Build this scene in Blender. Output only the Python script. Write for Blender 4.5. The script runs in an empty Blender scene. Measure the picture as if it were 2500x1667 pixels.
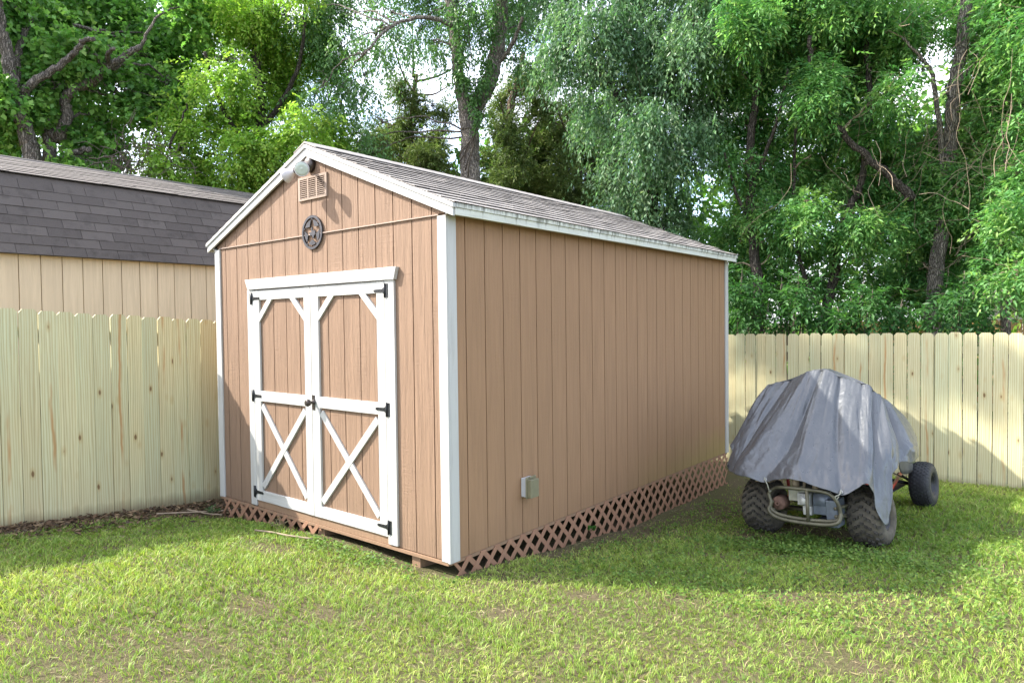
import bpy, bmesh, math, random
import numpy as np
from mathutils import Vector, Matrix

scene = bpy.context.scene
COL = scene.collection
rng = np.random.default_rng(11)
rnd = random.Random(7)

# ------------------------------------------------------------------ camera, sky, sun, exposure
cam_data = bpy.data.cameras.new("camera")
cam = bpy.data.objects.new("camera", cam_data)
COL.objects.link(cam)
R_ = Vector((0.77605, 0.63056, -0.01179)); U_ = Vector((-0.00697, 0.02727, 0.9996)); F_ = Vector((-0.63063, 0.77566, -0.02556))
CAMP = Vector((3.22279, -3.27393, 1.61202))
mw = Matrix(((R_.x, U_.x, -F_.x, CAMP.x), (R_.y, U_.y, -F_.y, CAMP.y), (R_.z, U_.z, -F_.z, CAMP.z), (0, 0, 0, 1)))
cam.matrix_world = mw
cam_data.sensor_width = 36.0
cam_data.sensor_fit = 'HORIZONTAL'
cam_data.lens = 36.0 * 1659.16 / 2500.0
cam_data.clip_start = 0.05
cam_data.clip_end = 2000
scene.camera = cam

SUN_TRAVEL = Vector((1.0, 0.6, -0.97)).normalized()
sun_el = math.asin(-SUN_TRAVEL.z)
sun_az = math.atan2(-SUN_TRAVEL.x, -SUN_TRAVEL.y)          # clockwise from +Y
world = bpy.data.worlds.new("World")
scene.world = world
world.use_nodes = True
wn = world.node_tree; wn.nodes.clear()
wo = wn.nodes.new('ShaderNodeOutputWorld'); bg = wn.nodes.new('ShaderNodeBackground')
sky = wn.nodes.new('ShaderNodeTexSky'); sky.sky_type = 'NISHITA'; sky.sun_disc = False
sky.sun_elevation = sun_el; sky.sun_rotation = sun_az
sky.air_density = 0.8; sky.dust_density = 2.0; sky.ozone_density = 0.6
tc = wn.nodes.new('ShaderNodeTexCoord'); mp = wn.nodes.new('ShaderNodeMapping'); mp.inputs['Scale'].default_value = (2.2, 2.2, 5.0)
nz = wn.nodes.new('ShaderNodeTexNoise'); nz.inputs['Scale'].default_value = 1.6; nz.inputs['Detail'].default_value = 7; nz.inputs['Roughness'].default_value = 0.6
rp = wn.nodes.new('ShaderNodeValToRGB'); rp.color_ramp.elements[0].position = 0.40; rp.color_ramp.elements[1].position = 0.64
mx = wn.nodes.new('ShaderNodeMix'); mx.data_type = 'RGBA'
mx.inputs[7].default_value = (4.5, 4.6, 4.95, 1)            # sunlit cloud, in the sky texture's own units
wn.links.new(tc.outputs['Generated'], mp.inputs['Vector']); wn.links.new(mp.outputs[0], nz.inputs['Vector'])
wn.links.new(nz.outputs['Fac'], rp.inputs['Fac']); wn.links.new(rp.outputs['Color'], mx.inputs[0])
wn.links.new(sky.outputs[0], mx.inputs[6]); wn.links.new(mx.outputs[2], bg.inputs['Color'])
bg.inputs['Strength'].default_value = 0.15
wn.links.new(bg.outputs[0], wo.inputs['Surface'])

sl = bpy.data.lights.new("sun", 'SUN'); sun = bpy.data.objects.new("sun", sl); COL.objects.link(sun)
sl.energy = 2.75; sl.angle = math.radians(0.6); sl.color = (1.0, 0.95, 0.87)
sun.rotation_euler = SUN_TRAVEL.to_track_quat('-Z', 'Y').to_euler()
sun.location = (-10, -6, 12)

scene.view_settings.view_transform = 'Standard'
scene.view_settings.look = 'None'
scene.view_settings.exposure = 2.17
scene.view_settings.gamma = 1.0
scene.view_settings.use_curve_mapping = False
scene.render.engine = 'CYCLES'
scene.cycles.max_bounces = 6
scene.cycles.diffuse_bounces = 4
scene.cycles.transmission_bounces = 4
scene.cycles.transparent_max_bounces = 4
scene.cycles.use_denoising = True
try:
    scene.cycles.denoiser = 'OPENIMAGEDENOISE'
    scene.cycles.denoising_prefilter = 'ACCURATE'
except Exception:
    pass

# ------------------------------------------------------------------ small helpers
def sock(n, *names):
    for k in names:
        if k in n.inputs: return n.inputs[k]

class NT:
    """node-tree shorthand"""
    def __init__(s, name):
        s.m = bpy.data.materials.new(name); s.m.use_nodes = True
        s.t = s.m.node_tree; s.t.nodes.clear()
        s.out = s.t.nodes.new('ShaderNodeOutputMaterial')
        s.b = s.t.nodes.new('ShaderNodeBsdfPrincipled')
        s.t.links.new(s.b.outputs[0], s.out.inputs['Surface'])
    def n(s, typ, **kw):
        x = s.t.nodes.new(typ)
        for k, v in kw.items(): setattr(x, k, v)
        return x
    def l(s, a, b): s.t.links.new(a, b)
    def pos(s, kind='pos'):
        if kind == 'pos': return s.n('ShaderNodeNewGeometry').outputs['Position']
        if kind == 'obj':                                  # object coordinates, shifted per object so copies differ
            t = s.n('ShaderNodeTexCoord').outputs['Object']; oi = s.n('ShaderNodeObjectInfo')
            a = s.n('ShaderNodeVectorMath', operation='MULTIPLY_ADD')
            a.inputs[0].default_value = (37.1, 53.7, 91.3)
            cmb = s.n('ShaderNodeCombineXYZ')
            for i in range(3): s.l(oi.outputs['Random'], cmb.inputs[i])
            s.l(cmb.outputs[0], a.inputs[1]); s.l(t, a.inputs[2])
            return a.outputs[0]
    def map(s, v, scale, loc=(0, 0, 0)):
        m = s.n('ShaderNodeMapping'); m.inputs['Scale'].default_value = scale; m.inputs['Location'].default_value = loc
        s.l(v, m.inputs['Vector']); return m.outputs[0]
    def noise(s, v, scale=1.0, detail=4, rough=0.55, dist=0.0):
        x = s.n('ShaderNodeTexNoise'); x.inputs['Scale'].default_value = scale; x.inputs['Detail'].default_value = detail
        x.inputs['Roughness'].default_value = rough; x.inputs['Distortion'].default_value = dist
        s.l(v, x.inputs['Vector']); return x.outputs['Fac']
    def ramp(s, f, stops):
        r = s.n('ShaderNodeValToRGB'); e = r.color_ramp.elements
        while len(e) < len(stops): e.new(0.5)
        for i, (p, c) in enumerate(stops):
            e[i].position = p
            e[i].color = (c, c, c, 1) if isinstance(c, (int, float)) else (*c, 1)
        s.l(f, r.inputs['Fac']); return r.outputs['Color']
    def mix(s, f, a, b, mode='MIX'):
        m = s.n('ShaderNodeMix', data_type='RGBA', blend_type=mode)
        for k, v in ((0, f), (6, a), (7, b)):
            if isinstance(v, (int, float)): m.inputs[k].default_value = v
            elif isinstance(v, tuple): m.inputs[k].default_value = (*v, 1)
            else: s.l(v, m.inputs[k])
        return m.outputs[2]
    def math(s, op, a, b=0.0, clamp=False):
        m = s.n('ShaderNodeMath', operation=op, use_clamp=clamp)
        for k, v in ((0, a), (1, b)):
            if isinstance(v, (int, float)): m.inputs[k].default_value = v
            else: s.l(v, m.inputs[k])
        return m.outputs[0]
    def sep(s, v):
        x = s.n('ShaderNodeSeparateXYZ'); s.l(v, x.inputs[0]); return x.outputs
    def rand(s): return s.n('ShaderNodeObjectInfo').outputs['Random']
    def base(s, c):
        if isinstance(c, tuple): s.b.inputs['Base Color'].default_value = (*c, 1)
        else: s.l(c, s.b.inputs['Base Color'])
    def set(s, rough=0.6, metal=0.0, spec=0.5):
        if isinstance(rough, (int, float)): s.b.inputs['Roughness'].default_value = rough
        else: s.l(rough, s.b.inputs['Roughness'])
        s.b.inputs['Metallic'].default_value = metal
        s.b.inputs['Specular IOR Level'].default_value = spec
    def bump(s, h, strength=0.3, dist=0.01, prev=None):
        b = s.n('ShaderNodeBump'); b.inputs['Strength'].default_value = strength; b.inputs['Distance'].default_value = dist
        s.l(h, b.inputs['Height'])
        if prev is not None: s.l(prev, b.inputs['Normal'])
        s.l(b.outputs[0], s.b.inputs['Normal']); return b.outputs[0]

class MB:
    """collects shapes into one mesh"""
    def __init__(s): s.v = []; s.f = []; s.smooth = []
    def add(s, vs, fs, smooth=False):
        o = len(s.v); s.v += [tuple(v) for v in vs]
        s.f += [tuple(i + o for i in f) for f in fs]; s.smooth += [smooth] * len(fs)
    def box(s, x0, x1, y0, y1, z0, z1, c=0.0):
        s.hexa([(x0, y0, z0), (x1, y0, z0), (x1, y1, z0), (x0, y1, z0), (x0, y0, z1), (x1, y0, z1), (x1, y1, z1), (x0, y1, z1)])
    def hexa(s, p):
        s.add(p, [(0, 3, 2, 1), (4, 5, 6, 7), (0, 1, 5, 4), (1, 2, 6, 5), (2, 3, 7, 6), (3, 0, 4, 7)])
    def prism(s, poly, fn, d0, d1):
        """poly: 2D points counter-clockwise; fn(a, b, d) -> 3D"""
        n = len(poly)
        vs = [fn(a, b, d0) for a, b in poly] + [fn(a, b, d1) for a, b in poly]
        fs = [tuple(range(n)), tuple(range(2 * n - 1, n - 1, -1))]
        fs += [(i + n, (i + 1) % n + n, (i + 1) % n, i) for i in range(n)]
        s.add(vs, fs)
    def tube(s, path, r, sides=8, cap=True, smooth=True):
        P = [Vector(p) for p in path]; n = len(P)
        rs = r if isinstance(r, (list, tuple)) else [r] * n
        up = Vector((0, 0, 1)); vs = []; last = None
        for i in range(n):
            t = (P[min(i + 1, n - 1)] - P[max(i - 1, 0)]); t = t.normalized() if t.length > 1e-9 else Vector((0, 0, 1))
            if last is None:
                a = t.cross(up if abs(t.z) < 0.95 else Vector((1, 0, 0))).normalized()
            else:
                a = (last - t * last.dot(t)); a = a.normalized() if a.length > 1e-6 else t.orthogonal().normalized()
            last = a; b = t.cross(a)
            for k in range(sides):
                th = 2 * math.pi * k / sides
                vs.append(P[i] + (a * math.cos(th) + b * math.sin(th)) * rs[i])
        fs = [(i * sides + k, i * sides + (k + 1) % sides, (i + 1) * sides + (k + 1) % sides, (i + 1) * sides + k)
              for i in range(n - 1) for k in range(sides)]
        if cap: fs += [tuple(range(sides - 1, -1, -1)), tuple(range((n - 1) * sides, n * sides))]
        s.add(vs, fs, smooth)
    def lathe(s, prof, axis_p, axis_d, sides=24, smooth=True, closed=False):
        """prof: (along, radius)"""
        d = Vector(axis_d).normalized(); a = d.orthogonal().normalized(); b = d.cross(a); p0 = Vector(axis_p)
        n = len(prof); vs = []
        for al, r in prof:
            for k in range(sides):
                th = 2 * math.pi * k / sides
                vs.append(p0 + d * al + (a * math.cos(th) + b * math.sin(th)) * r)
        m = n if closed else n - 1
        fs = [(i * sides + k, i * sides + (k + 1) % sides, ((i + 1) % n) * sides + (k + 1) % sides, ((i + 1) % n) * sides + k)
              for i in range(m) for k in range(sides)]
        if not closed: fs += [tuple(range(sides - 1, -1, -1)), tuple(range((n - 1) * sides, n * sides))]
        s.add(vs, fs, smooth)
    def mesh(s, name, mat):
        me = bpy.data.meshes.new(name); me.from_pydata([tuple(v) for v in s.v], [], s.f)
        me.polygons.foreach_set('use_smooth', s.smooth); me.update()
        if mat: me.materials.append(mat)
        return me
    def build(s, name, mat, parent=None, **kw): return link(name, s.mesh(name, mat), parent, **kw)

def link(name, me, parent=None, loc=None, rotz=None):
    o = bpy.data.objects.new(name, me); COL.objects.link(o)
    if parent is not None: o.parent = parent
    if loc is not None: o.location = loc
    if rotz is not None: o.rotation_euler = (0, 0, rotz)
    return o
def tag(o, label=None, cat=None, group=None, kind=None):
    if label: o['label'] = label
    if cat: o['category'] = cat
    if group: o['group'] = group
    if kind: o['kind'] = kind
    return o
def thing(name, label, cat, loc=(0, 0, 0), group=None):
    o = bpy.data.objects.new(name, None); COL.objects.link(o); o.location = loc; o.empty_display_size = 0.2
    return tag(o, label, cat, group)
def bevel(o, w=0.003, seg=2):
    m = o.modifiers.new('bevel', 'BEVEL'); m.width = w; m.segments = seg; m.limit_method = 'ANGLE'; m.angle_limit = 0.6
    return o
def catmull(pts, n=6, closed=False):
    P = [np.array(p, float) for p in pts]; out = []
    m = len(P); rngi = range(m if closed else m - 1)
    for i in rngi:
        p1, p2 = P[i], P[(i + 1) % m]
        p0 = P[i - 1] if (closed or i > 0) else 2 * p1 - p2
        p3 = P[(i + 2) % m] if (closed or i + 2 < m) else 2 * p2 - p1
        for k in range(n):
            t = k / n
            out.append(0.5 * ((2 * p1) + (-p0 + p2) * t + (2 * p0 - 5 * p1 + 4 * p2 - p3) * t * t + (-p0 + 3 * p1 - 3 * p2 + p3) * t ** 3))
    if not closed: out.append(P[-1])
    return out
def npmesh(name, V, Fc, mat, col=None, smooth=False):
    """V (n,3), Fc (m,k) arrays -> mesh"""
    me = bpy.data.meshes.new(name); k = Fc.shape[1]; m = len(Fc)
    me.vertices.add(len(V)); me.vertices.foreach_set('co', np.ascontiguousarray(V, np.float32).ravel())
    me.loops.add(m * k); me.loops.foreach_set('vertex_index', np.ascontiguousarray(Fc, np.int32).ravel())
    me.polygons.add(m); me.polygons.foreach_set('loop_start', np.arange(0, m * k, k, dtype=np.int32))
    if smooth: me.polygons.foreach_set('use_smooth', np.ones(m, bool))
    me.update(calc_edges=True)
    if col is not None:
        a = me.color_attributes.new('Col', 'FLOAT_COLOR', 'POINT')
        c4 = np.ones((len(V), 4), np.float32); c4[:, :3] = col
        a.data.foreach_set('color', c4.ravel())
    me.materials.append(mat)
    return me
def unit(a): return a / np.maximum(np.linalg.norm(a, axis=-1, keepdims=True), 1e-9)
def vnoise(x, y, seed=0):
    """smooth 2D value noise in 0..1, numpy"""
    xi = np.floor(x).astype(np.int64); yi = np.floor(y).astype(np.int64); fx = x - xi; fy = y - yi
    fx = fx * fx * (3 - 2 * fx); fy = fy * fy * (3 - 2 * fy)
    def h(a, b):
        v = np.sin(a * 127.1 + b * 311.7 + seed * 74.7) * 43758.5453
        return v - np.floor(v)
    return (h(xi, yi) * (1 - fx) + h(xi + 1, yi) * fx) * (1 - fy) + (h(xi, yi + 1) * (1 - fx) + h(xi + 1, yi + 1) * fx) * fy

# ------------------------------------------------------------------ ground height
_anch = np.array([(0.05, 0.07, -.10), (0, 1.12, -.215), (0, 2.5, -.37), (0, 4, -.375), (0, 4.9, -.38), (-3.03, 0, -.195), (-2.45, 0, -.155),
    (-1.9, 0, -.115), (-1.4, 0, -.085), (-.6, 0, -.10), (-3.6, .42, -.17), (-3.6, -1.45, -.03), (-.6, 6.4, -.44), (2.9, 6.4, -.36), (-3.6, 6.4, -.45), (5, 6.4, -.33),
    (1.1, 2.75, -.245), (2.1, 2.75, -.175), (2.05, 4.35, -.185), (1.2, 4.3, -.29), (1.5, .85, -.12), (2.7, 1.6, -.07), (-1.75, -.95, .03), (-1.65, -2.0, .12), (.5, -1.2, .03),
    (3.2, -3.2, .12), (0, -3.5, .14), (-3.6, -4, .10), (5, 0, 0.03), (5.2, 3, -.1), (.6, .45, -.11), (-1.5, 2.5, -.33), (-3.2, 3, -.35),
    (-12, 0, -.2), (-12, 10, -.6), (0, 14, -.7), (12, 12, -.5), (12, 0, .1), (10, -12, .4), (-4, -12, .4), (-12, -8, .2)])
_X = _anch[:, :2]; _n = len(_X)
_K = np.linalg.norm(_X[:, None] - _X[None], axis=-1)
_A = np.zeros((_n + 1, _n + 1)); _A[:_n, :_n] = -_K + 0.05 * np.eye(_n); _A[:_n, _n] = 1; _A[_n, :_n] = 1
_w = np.linalg.solve(_A, np.append(_anch[:, 2], 0))
def gz(x, y):
    x = np.asarray(x, float); y = np.asarray(y, float)
    s = np.sqrt((x[..., None] - _X[:, 0]) ** 2 + (y[..., None] - _X[:, 1]) ** 2 + 0.02)
    return -(s @ _w[:_n]) + _w[_n]
def gz1(x, y): return float(gz(np.array([x]), np.array([y]))[0])

# ------------------------------------------------------------------ materials
def mat_siding(name, base, algae=False, k=1.0):
    t = NT(name); p = t.pos()
    grain = t.noise(t.map(p, (24, 24, 1.3)), 1.0, 6, 0.66, 0.9)
    rip = t.noise(t.map(p, (5, 5, 75)), 1.0, 2, 0.5)
    mask = t.ramp(t.noise(t.map(p, (6, 6, 1.2)), 1.0, 2), [(0.46, 0.0), (0.70, 1.0)])
    h = t.math('ADD', grain, t.math('MULTIPLY', t.math('MULTIPLY', rip, mask), 0.30))
    big = t.noise(t.map(p, (1.2, 1.2, 0.5)), 1.0, 3)
    c = t.mix(t.ramp(grain, [(0.30, 0.0), (0.72, 1.0)]), tuple(v * 0.80 for v in base), tuple(min(1, v * 1.10) for v in base))
    c = t.mix(t.ramp(big, [(0.3, 0.0), (0.75, 0.6)]), c, tuple(v * 0.86 for v in base))
    c = t.mix(t.math('MULTIPLY', t.rand(), 0.22), c, (base[0] * 0.86, base[1] * 0.84, base[2] * 0.84))
    x = t.sep(p)
    low = t.ramp(t.math('ADD', x[2], t.math('MULTIPLY', t.noise(t.map(p, (4, 4, 2)), 1.0, 4), 0.3)), [(0.06, 1.0), (0.42, 0.0)])
    c = t.mix(t.math('MULTIPLY', low, 0.20), c, (base[0] * 0.5, base[1] * 0.52, base[2] * 0.5))
    if algae:
        a = t.ramp(t.math('ADD', x[2], t.math('MULTIPLY', t.noise(t.map(p, (3, 3, 3)), 1.0, 5), 0.35)), [(0.12, 1.0), (0.55, 0.0)])
        b = t.ramp(x[1], [(0.40, 0.0), (0.62, 1.0)]); t.t.nodes[-1].color_ramp.elements[0].position = 0.0
        yy = t.math('MULTIPLY', t.math('SUBTRACT', x[1], 2.3), 0.5, True)
        c = t.mix(t.math('MULTIPLY', t.math('MULTIPLY', a, yy), 0.5), c, (0.30, 0.27, 0.07))
    t.base(c); t.set(0.72, 0, 0.25)
    t.bump(h, 0.9 * k, 0.012)
    return t.m
def mat_paint(name, base, wear=0.25, stain=False, vert=True, k=1.0):
    t = NT(name); p = t.pos()
    sc = (30, 30, 1.6) if vert else (2.2, 2.2, 45)
    grain = t.noise(t.map(p, sc), 1.0, 6, 0.65, 0.6)
    spots = t.noise(t.map(p, (18, 18, 6)), 1.0, 5, 0.7)
    c = t.mix(t.ramp(spots, [(0.56, 0.0), (0.78, wear)]), base, (0.42, 0.41, 0.38))
    c = t.mix(t.ramp(grain, [(0.30, wear), (0.50, 0.0)]), c, (0.34, 0.32, 0.29))
    if stain:                                              # mildew runs under the shingle edge
        x = t.sep(p)
        runs = t.noise(t.map(p, (3, 26, 1.5)), 1.0, 5, 0.7)
        top = t.math('MULTIPLY', t.math('SUBTRACT', x[2], 2.352), 18.0, True)
        f = t.math('MULTIPLY', t.ramp(t.math('ADD', runs, t.math('MULTIPLY', top, 0.22)), [(0.60, 0.0), (0.80, 1.0)]), 0.85)
        c = t.mix(f, c, (0.05, 0.047, 0.03))
        c = t.mix(t.ramp(t.noise(t.map(p, (2, 3, 6)), 1.0, 3), [(0.4, 0.0), (0.8, 0.4)]), c, (0.42, 0.42, 0.30))
    t.base(c); t.set(0.55, 0, 0.35)
    t.bump(grain, 0.35 * k, 0.005)
    return t.m
def mat_fence(name):
    t = NT(name); p = t.pos('obj'); r = t.rand()
    def frac(mul): return t.math('FRACT', t.math('MULTIPLY', r, mul))
    ring = t.n('ShaderNodeTexWave', wave_type='BANDS', bands_direction='X'); ring.inputs['Scale'].default_value = 9.0
    ring.inputs['Distortion'].default_value = 7.0; ring.inputs['Detail'].default_value = 3; ring.inputs['Detail Scale'].default_value = 1.2
    t.l(t.map(p, (1.7, 1.7, 0.10)), ring.inputs['Vector'])
    grain = t.noise(t.map(p, (60, 60, 1.4)), 1.0, 5, 0.6)
    c = t.mix(frac(7.3), (0.64, 0.625, 0.385), (0.69, 0.62, 0.36))
    c = t.mix(t.math('MULTIPLY', frac(31.7), 0.55), c, (0.47, 0.41, 0.25))
    c = t.mix(t.math('MULTIPLY', t.ramp(t.noise(t.map(p, (2, 2, 0.7)), 1.0, 3), [(0.40, 0.0), (0.7, 1.0)]), 0.55), c, (0.51, 0.60, 0.40))
    c = t.mix(t.math('MULTIPLY', t.ramp(ring.outputs['Fac'], [(0.35, 0.0), (0.95, 1.0)]), 0.62), c, (0.40, 0.315, 0.15))
    c = t.mix(t.math('MULTIPLY', t.ramp(grain, [(0.35, 0.0), (0.75, 1.0)]), 0.38), c, (0.30, 0.27, 0.15))
    # rust-coloured heartwood streak on some boards
    loc = t.n('ShaderNodeTexCoord').outputs['Object']; lx = t.sep(loc)
    wob = t.math('MULTIPLY', t.math('SUBTRACT', t.noise(t.map(p, (1, 1, 1.6)), 1.0, 3), 0.5), 0.10)
    dx = t.math('ABSOLUTE', t.math('SUBTRACT', t.math('ADD', lx[0], wob), t.math('MULTIPLY', t.math('SUBTRACT', frac(23.7), 0.5), 0.08)))
    st = t.ramp(dx, [(0.004, 1.0), (0.017, 0.0)])
    on = t.math('GREATER_THAN', frac(13.9), 0.58)
    brk = t.ramp(t.noise(t.map(p, (4, 4, 1.3)), 1.0, 3), [(0.42, 0.0), (0.55, 1.0)])
    c = t.mix(t.math('MULTIPLY', t.math('MULTIPLY', t.math('MULTIPLY', st, on), brk), 0.72), c, (0.40, 0.19, 0.055))
    # knots: cells stretched along the board
    v = t.n('ShaderNodeTexVoronoi', feature='F1'); v.inputs['Scale'].default_value = 1.0; v.inputs['Randomness'].default_value = 1.0
    t.l(t.map(p, (7.5, 0.0, 3.2)), v.inputs['Vector'])
    wk = t.math('ADD', v.outputs['Distance'], t.math('MULTIPLY', t.math('SUBTRACT', t.noise(t.map(p, (40, 40, 22)), 1.0, 2), 0.5), 0.05))
    gate = t.math('GREATER_THAN', t.sep(v.outputs['Color'])[0], 0.22)
    core = t.math('MULTIPLY', t.ramp(wk, [(0.060, 1.0), (0.105, 0.0)]), gate)
    halo = t.math('MULTIPLY', t.ramp(wk, [(0.08, 1.0), (0.22, 0.0)]), gate)
    c = t.mix(t.math('MULTIPLY', halo, 0.45), c, (0.40, 0.27, 0.10))
    c = t.mix(t.math('MULTIPLY', core, 0.85), c, (0.13, 0.065, 0.025))
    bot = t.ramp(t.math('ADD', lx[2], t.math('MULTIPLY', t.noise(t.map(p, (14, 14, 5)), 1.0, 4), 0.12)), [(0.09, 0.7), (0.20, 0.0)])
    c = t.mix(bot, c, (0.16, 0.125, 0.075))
    t.base(c); t.set(0.68, 0, 0.3); t.bump(t.math('ADD', grain, t.math('MULTIPLY', ring.outputs['Fac'], 0.3)), 0.3, 0.003)
    return t.m
def mat_shingle(name, a, b, k=1.0):
    t = NT(name); p = t.pos(); r = t.rand()
    c = t.mix(r, a, b)
    c = t.mix(t.math('MULTIPLY', t.ramp(t.noise(t.map(p, (3, 3, 3)), 1.0, 4), [(0.35, 0.0), (0.7, 1.0)]), 0.4), c, tuple(v * 1.35 for v in a))
    g = t.noise(p, 420.0, 2, 0.7)
    c = t.mix(t.ramp(g, [(0.35, 0.0), (0.7, 0.55)]), c, tuple(min(1, v * 1.9) for v in b))
    dk = t.noise(t.map(p, (6, 6, 6), (3, 1, 7)), 1.0, 5, 0.7)
    c = t.mix(t.ramp(dk, [(0.52, 0.0), (0.75, 0.5)]), c, tuple(v * 0.5 for v in a))
    t.base(c); t.set(0.9, 0, 0.2); t.bump(g, 0.5 * k, 0.003)
    return t.m
def mat_plain(name, c, rough=0.5, metal=0.0, spec=0.5, var=0.15, scale=20, bump=0.0):
    t = NT(name); p = t.pos('obj'); n = t.noise(p, scale, 5, 0.6)
    t.base(t.mix(t.ramp(n, [(0.35, 0.0), (0.7, 1.0)]), tuple(v * (1 - var) for v in c), tuple(min(1, v * (1 + var)) for v in c)))
    t.set(rough, metal, spec)
    if bump: t.bump(n, bump, 0.004)
    return t.m
def mat_leaf(name, transl=0.45, rough=0.5, spec=0.3, tint=(1.12, 1.30, 0.72)):
    t = NT(name); a = t.n('ShaderNodeVertexColor', layer_name='Col')
    t.base(a.outputs['Color']); t.set(rough, 0, spec)
    tr = t.n('ShaderNodeBsdfTranslucent'); t.l(t.mix(1.0, a.outputs['Color'], tint, 'MULTIPLY'), tr.inputs['Color'])
    ms = t.n('ShaderNodeMixShader'); ms.inputs[0].default_value = transl
    t.l(t.b.outputs[0], ms.inputs[1]); t.l(tr.outputs[0], ms.inputs[2]); t.l(ms.outputs[0], t.out.inputs['Surface'])
    return t.m
def mat_bark(name, a, b, zs=2.5):
    t = NT(name); p = t.pos(); n = t.noise(t.map(p, (16, 16, zs)), 1.0, 6, 0.65, 0.8)
    fu = t.n('ShaderNodeTexVoronoi', feature='DISTANCE_TO_EDGE'); fu.inputs['Scale'].default_value = 1.0
    wv = t.n('ShaderNodeTexNoise'); wv.inputs['Scale'].default_value = 7.0; t.l(p, wv.inputs['Vector'])
    va = t.n('ShaderNodeVectorMath', operation='MULTIPLY_ADD'); va.inputs[1].default_value = (.10, .10, .4); t.l(wv.outputs['Color'], va.inputs[0]); t.l(p, va.inputs[2])
    t.l(t.map(va.outputs[0], (36, 36, zs * 2.0)), fu.inputs['Vector'])
    f = t.ramp(fu.outputs['Distance'], [(0.0, 0.0), (0.22, 1.0)])
    c = t.mix(t.ramp(n, [(0.3, 0.0), (0.7, 1.0)]), a, b)
    c = t.mix(f, tuple(v * 0.45 for v in a), c)
    t.base(c); t.set(0.9, 0, 0.2); t.bump(t.math('ADD', t.math('MULTIPLY', f, 0.7), n), 0.9, 0.03)
    return t.m

M = {}
M['siding'] = mat_siding('tan_siding_sun_darkened', (0.250, 0.162, 0.107), k=1.25)  # same paint as the sides, darkened to hold back sunlight on the front
M['siding_side'] = mat_siding('tan_siding_shade_lighter', (0.330, 0.197, 0.111), algae=True, k=0.7)  # same tan paint, lighter copy for the shaded side wall, plus algae
M['groove'] = mat_plain('groove_shadow_board', (0.14, 0.083, 0.052), 0.8)  # darker than the wall paint, so groove shade is partly painted in
M['white'] = mat_paint('white_trim_paint', (0.46, 0.455, 0.43), 0.72)
M['white_h'] = mat_paint('white_rail_paint', (0.46, 0.455, 0.43), 0.72, vert=False)
M['fascia'] = mat_paint('mildewed_white_fascia', (0.60, 0.61, 0.55), 0.4, stain=True, vert=False)
M['fence'] = mat_fence('treated_pine')
M['shingle'] = mat_shingle('weathered_brown_shingle', (0.20, 0.182, 0.166), (0.29, 0.268, 0.248))
M['shingle_mid'] = mat_shingle('dark_brown_shingle', (0.105, 0.092, 0.083), (0.17, 0.152, 0.138))
M['shingle_edge'] = mat_plain('shingle_edge_shade_line', (0.055, 0.050, 0.046), 0.95, 0, 0.1, 0.3)  # dark asphalt edge, darkened further to draw each course's shadow line
M['vent'] = mat_siding('vent_tan', (0.34, 0.255, 0.20), k=0.3)
M['shingle_dark'] = mat_shingle('charcoal_shingle', (0.054, 0.046, 0.042), (0.094, 0.081, 0.073))
M['beige'] = mat_siding('beige_siding', (0.62, 0.50, 0.345), k=0.35)
M['beige_groove'] = mat_plain('beige_groove', (0.30, 0.22, 0.12), 0.8)
M['black_metal'] = mat_plain('black_hinge_metal', (0.035, 0.037, 0.040), 0.42, 0.6, 0.5, 0.3, 60, 0.1)
M['star_metal'] = mat_plain('dark_grey_star_metal', (0.055, 0.055, 0.062), 0.5, 0.5, 0.5, 0.25, 40)
M['lattice'] = mat_siding('lattice_brown', (0.36, 0.20, 0.125), k=0.4)
M['skid'] = mat_siding('skid_brown', (0.30, 0.19, 0.12), k=0.6)
M['grey_plastic'] = mat_plain('grey_box_plastic', (0.50, 0.51, 0.52), 0.45, 0, 0.4, 0.05)
M['khaki_plastic'] = mat_plain('khaki_cover_plastic', (0.20, 0.185, 0.115), 0.4, 0, 0.4, 0.1)
M['lamp_white'] = mat_plain('lamp_white', (0.50, 0.475, 0.47), 0.35, 0, 0.5, 0.06)
M['lamp_glass'] = mat_plain('lamp_lens', (0.42, 0.47, 0.40), 0.18, 0, 0.6, 0.1, 30)
M['lamp_bronze'] = mat_plain('lamp_bronze', (0.06, 0.048, 0.042), 0.35, 0.4, 0.5, 0.2)
M['rubber'] = mat_plain('dusty_tyre_rubber', (0.105, 0.092, 0.070), 0.85, 0, 0.35, 0.35, 14, 0.15)
M['rubber_black'] = mat_plain('black_tyre_rubber', (0.032, 0.033, 0.037), 0.6, 0, 0.4, 0.25, 14, 0.1)
M['rim'] = mat_plain('dark_steel_rim', (0.035, 0.035, 0.038), 0.45, 0.5)
M['lug'] = mat_plain('dark_tread_rubber', (0.052, 0.047, 0.039), 0.7, 0, 0.35, 0.3, 14, 0.1)
M['pipe'] = mat_plain('mossy_grey_pipe', (0.105, 0.098, 0.062), 0.5, 0.25, 0.5, 0.4, 9, 0.1)
M['rust'] = mat_plain('rusty_muffler', (0.145, 0.085, 0.062), 0.8, 0.2, 0.3, 0.35, 25, 0.2)
M['engine'] = mat_plain('cast_aluminium', (0.42, 0.42, 0.40), 0.45, 0.4, 0.5, 0.25, 18)
M['engine_white'] = mat_plain('cream_engine_cover', (0.55, 0.53, 0.42), 0.45, 0, 0.5, 0.2, 18)
M['engine_blue'] = mat_plain('grey_blue_engine_housing', (0.13, 0.15, 0.18), 0.4, 0.2, 0.5, 0.2, 18)
M['black'] = mat_plain('black_steel', (0.02, 0.02, 0.022), 0.5, 0.2)
M['red'] = mat_plain('red_frame_paint', (0.55, 0.045, 0.03), 0.35, 0, 0.5, 0.15)
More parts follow.
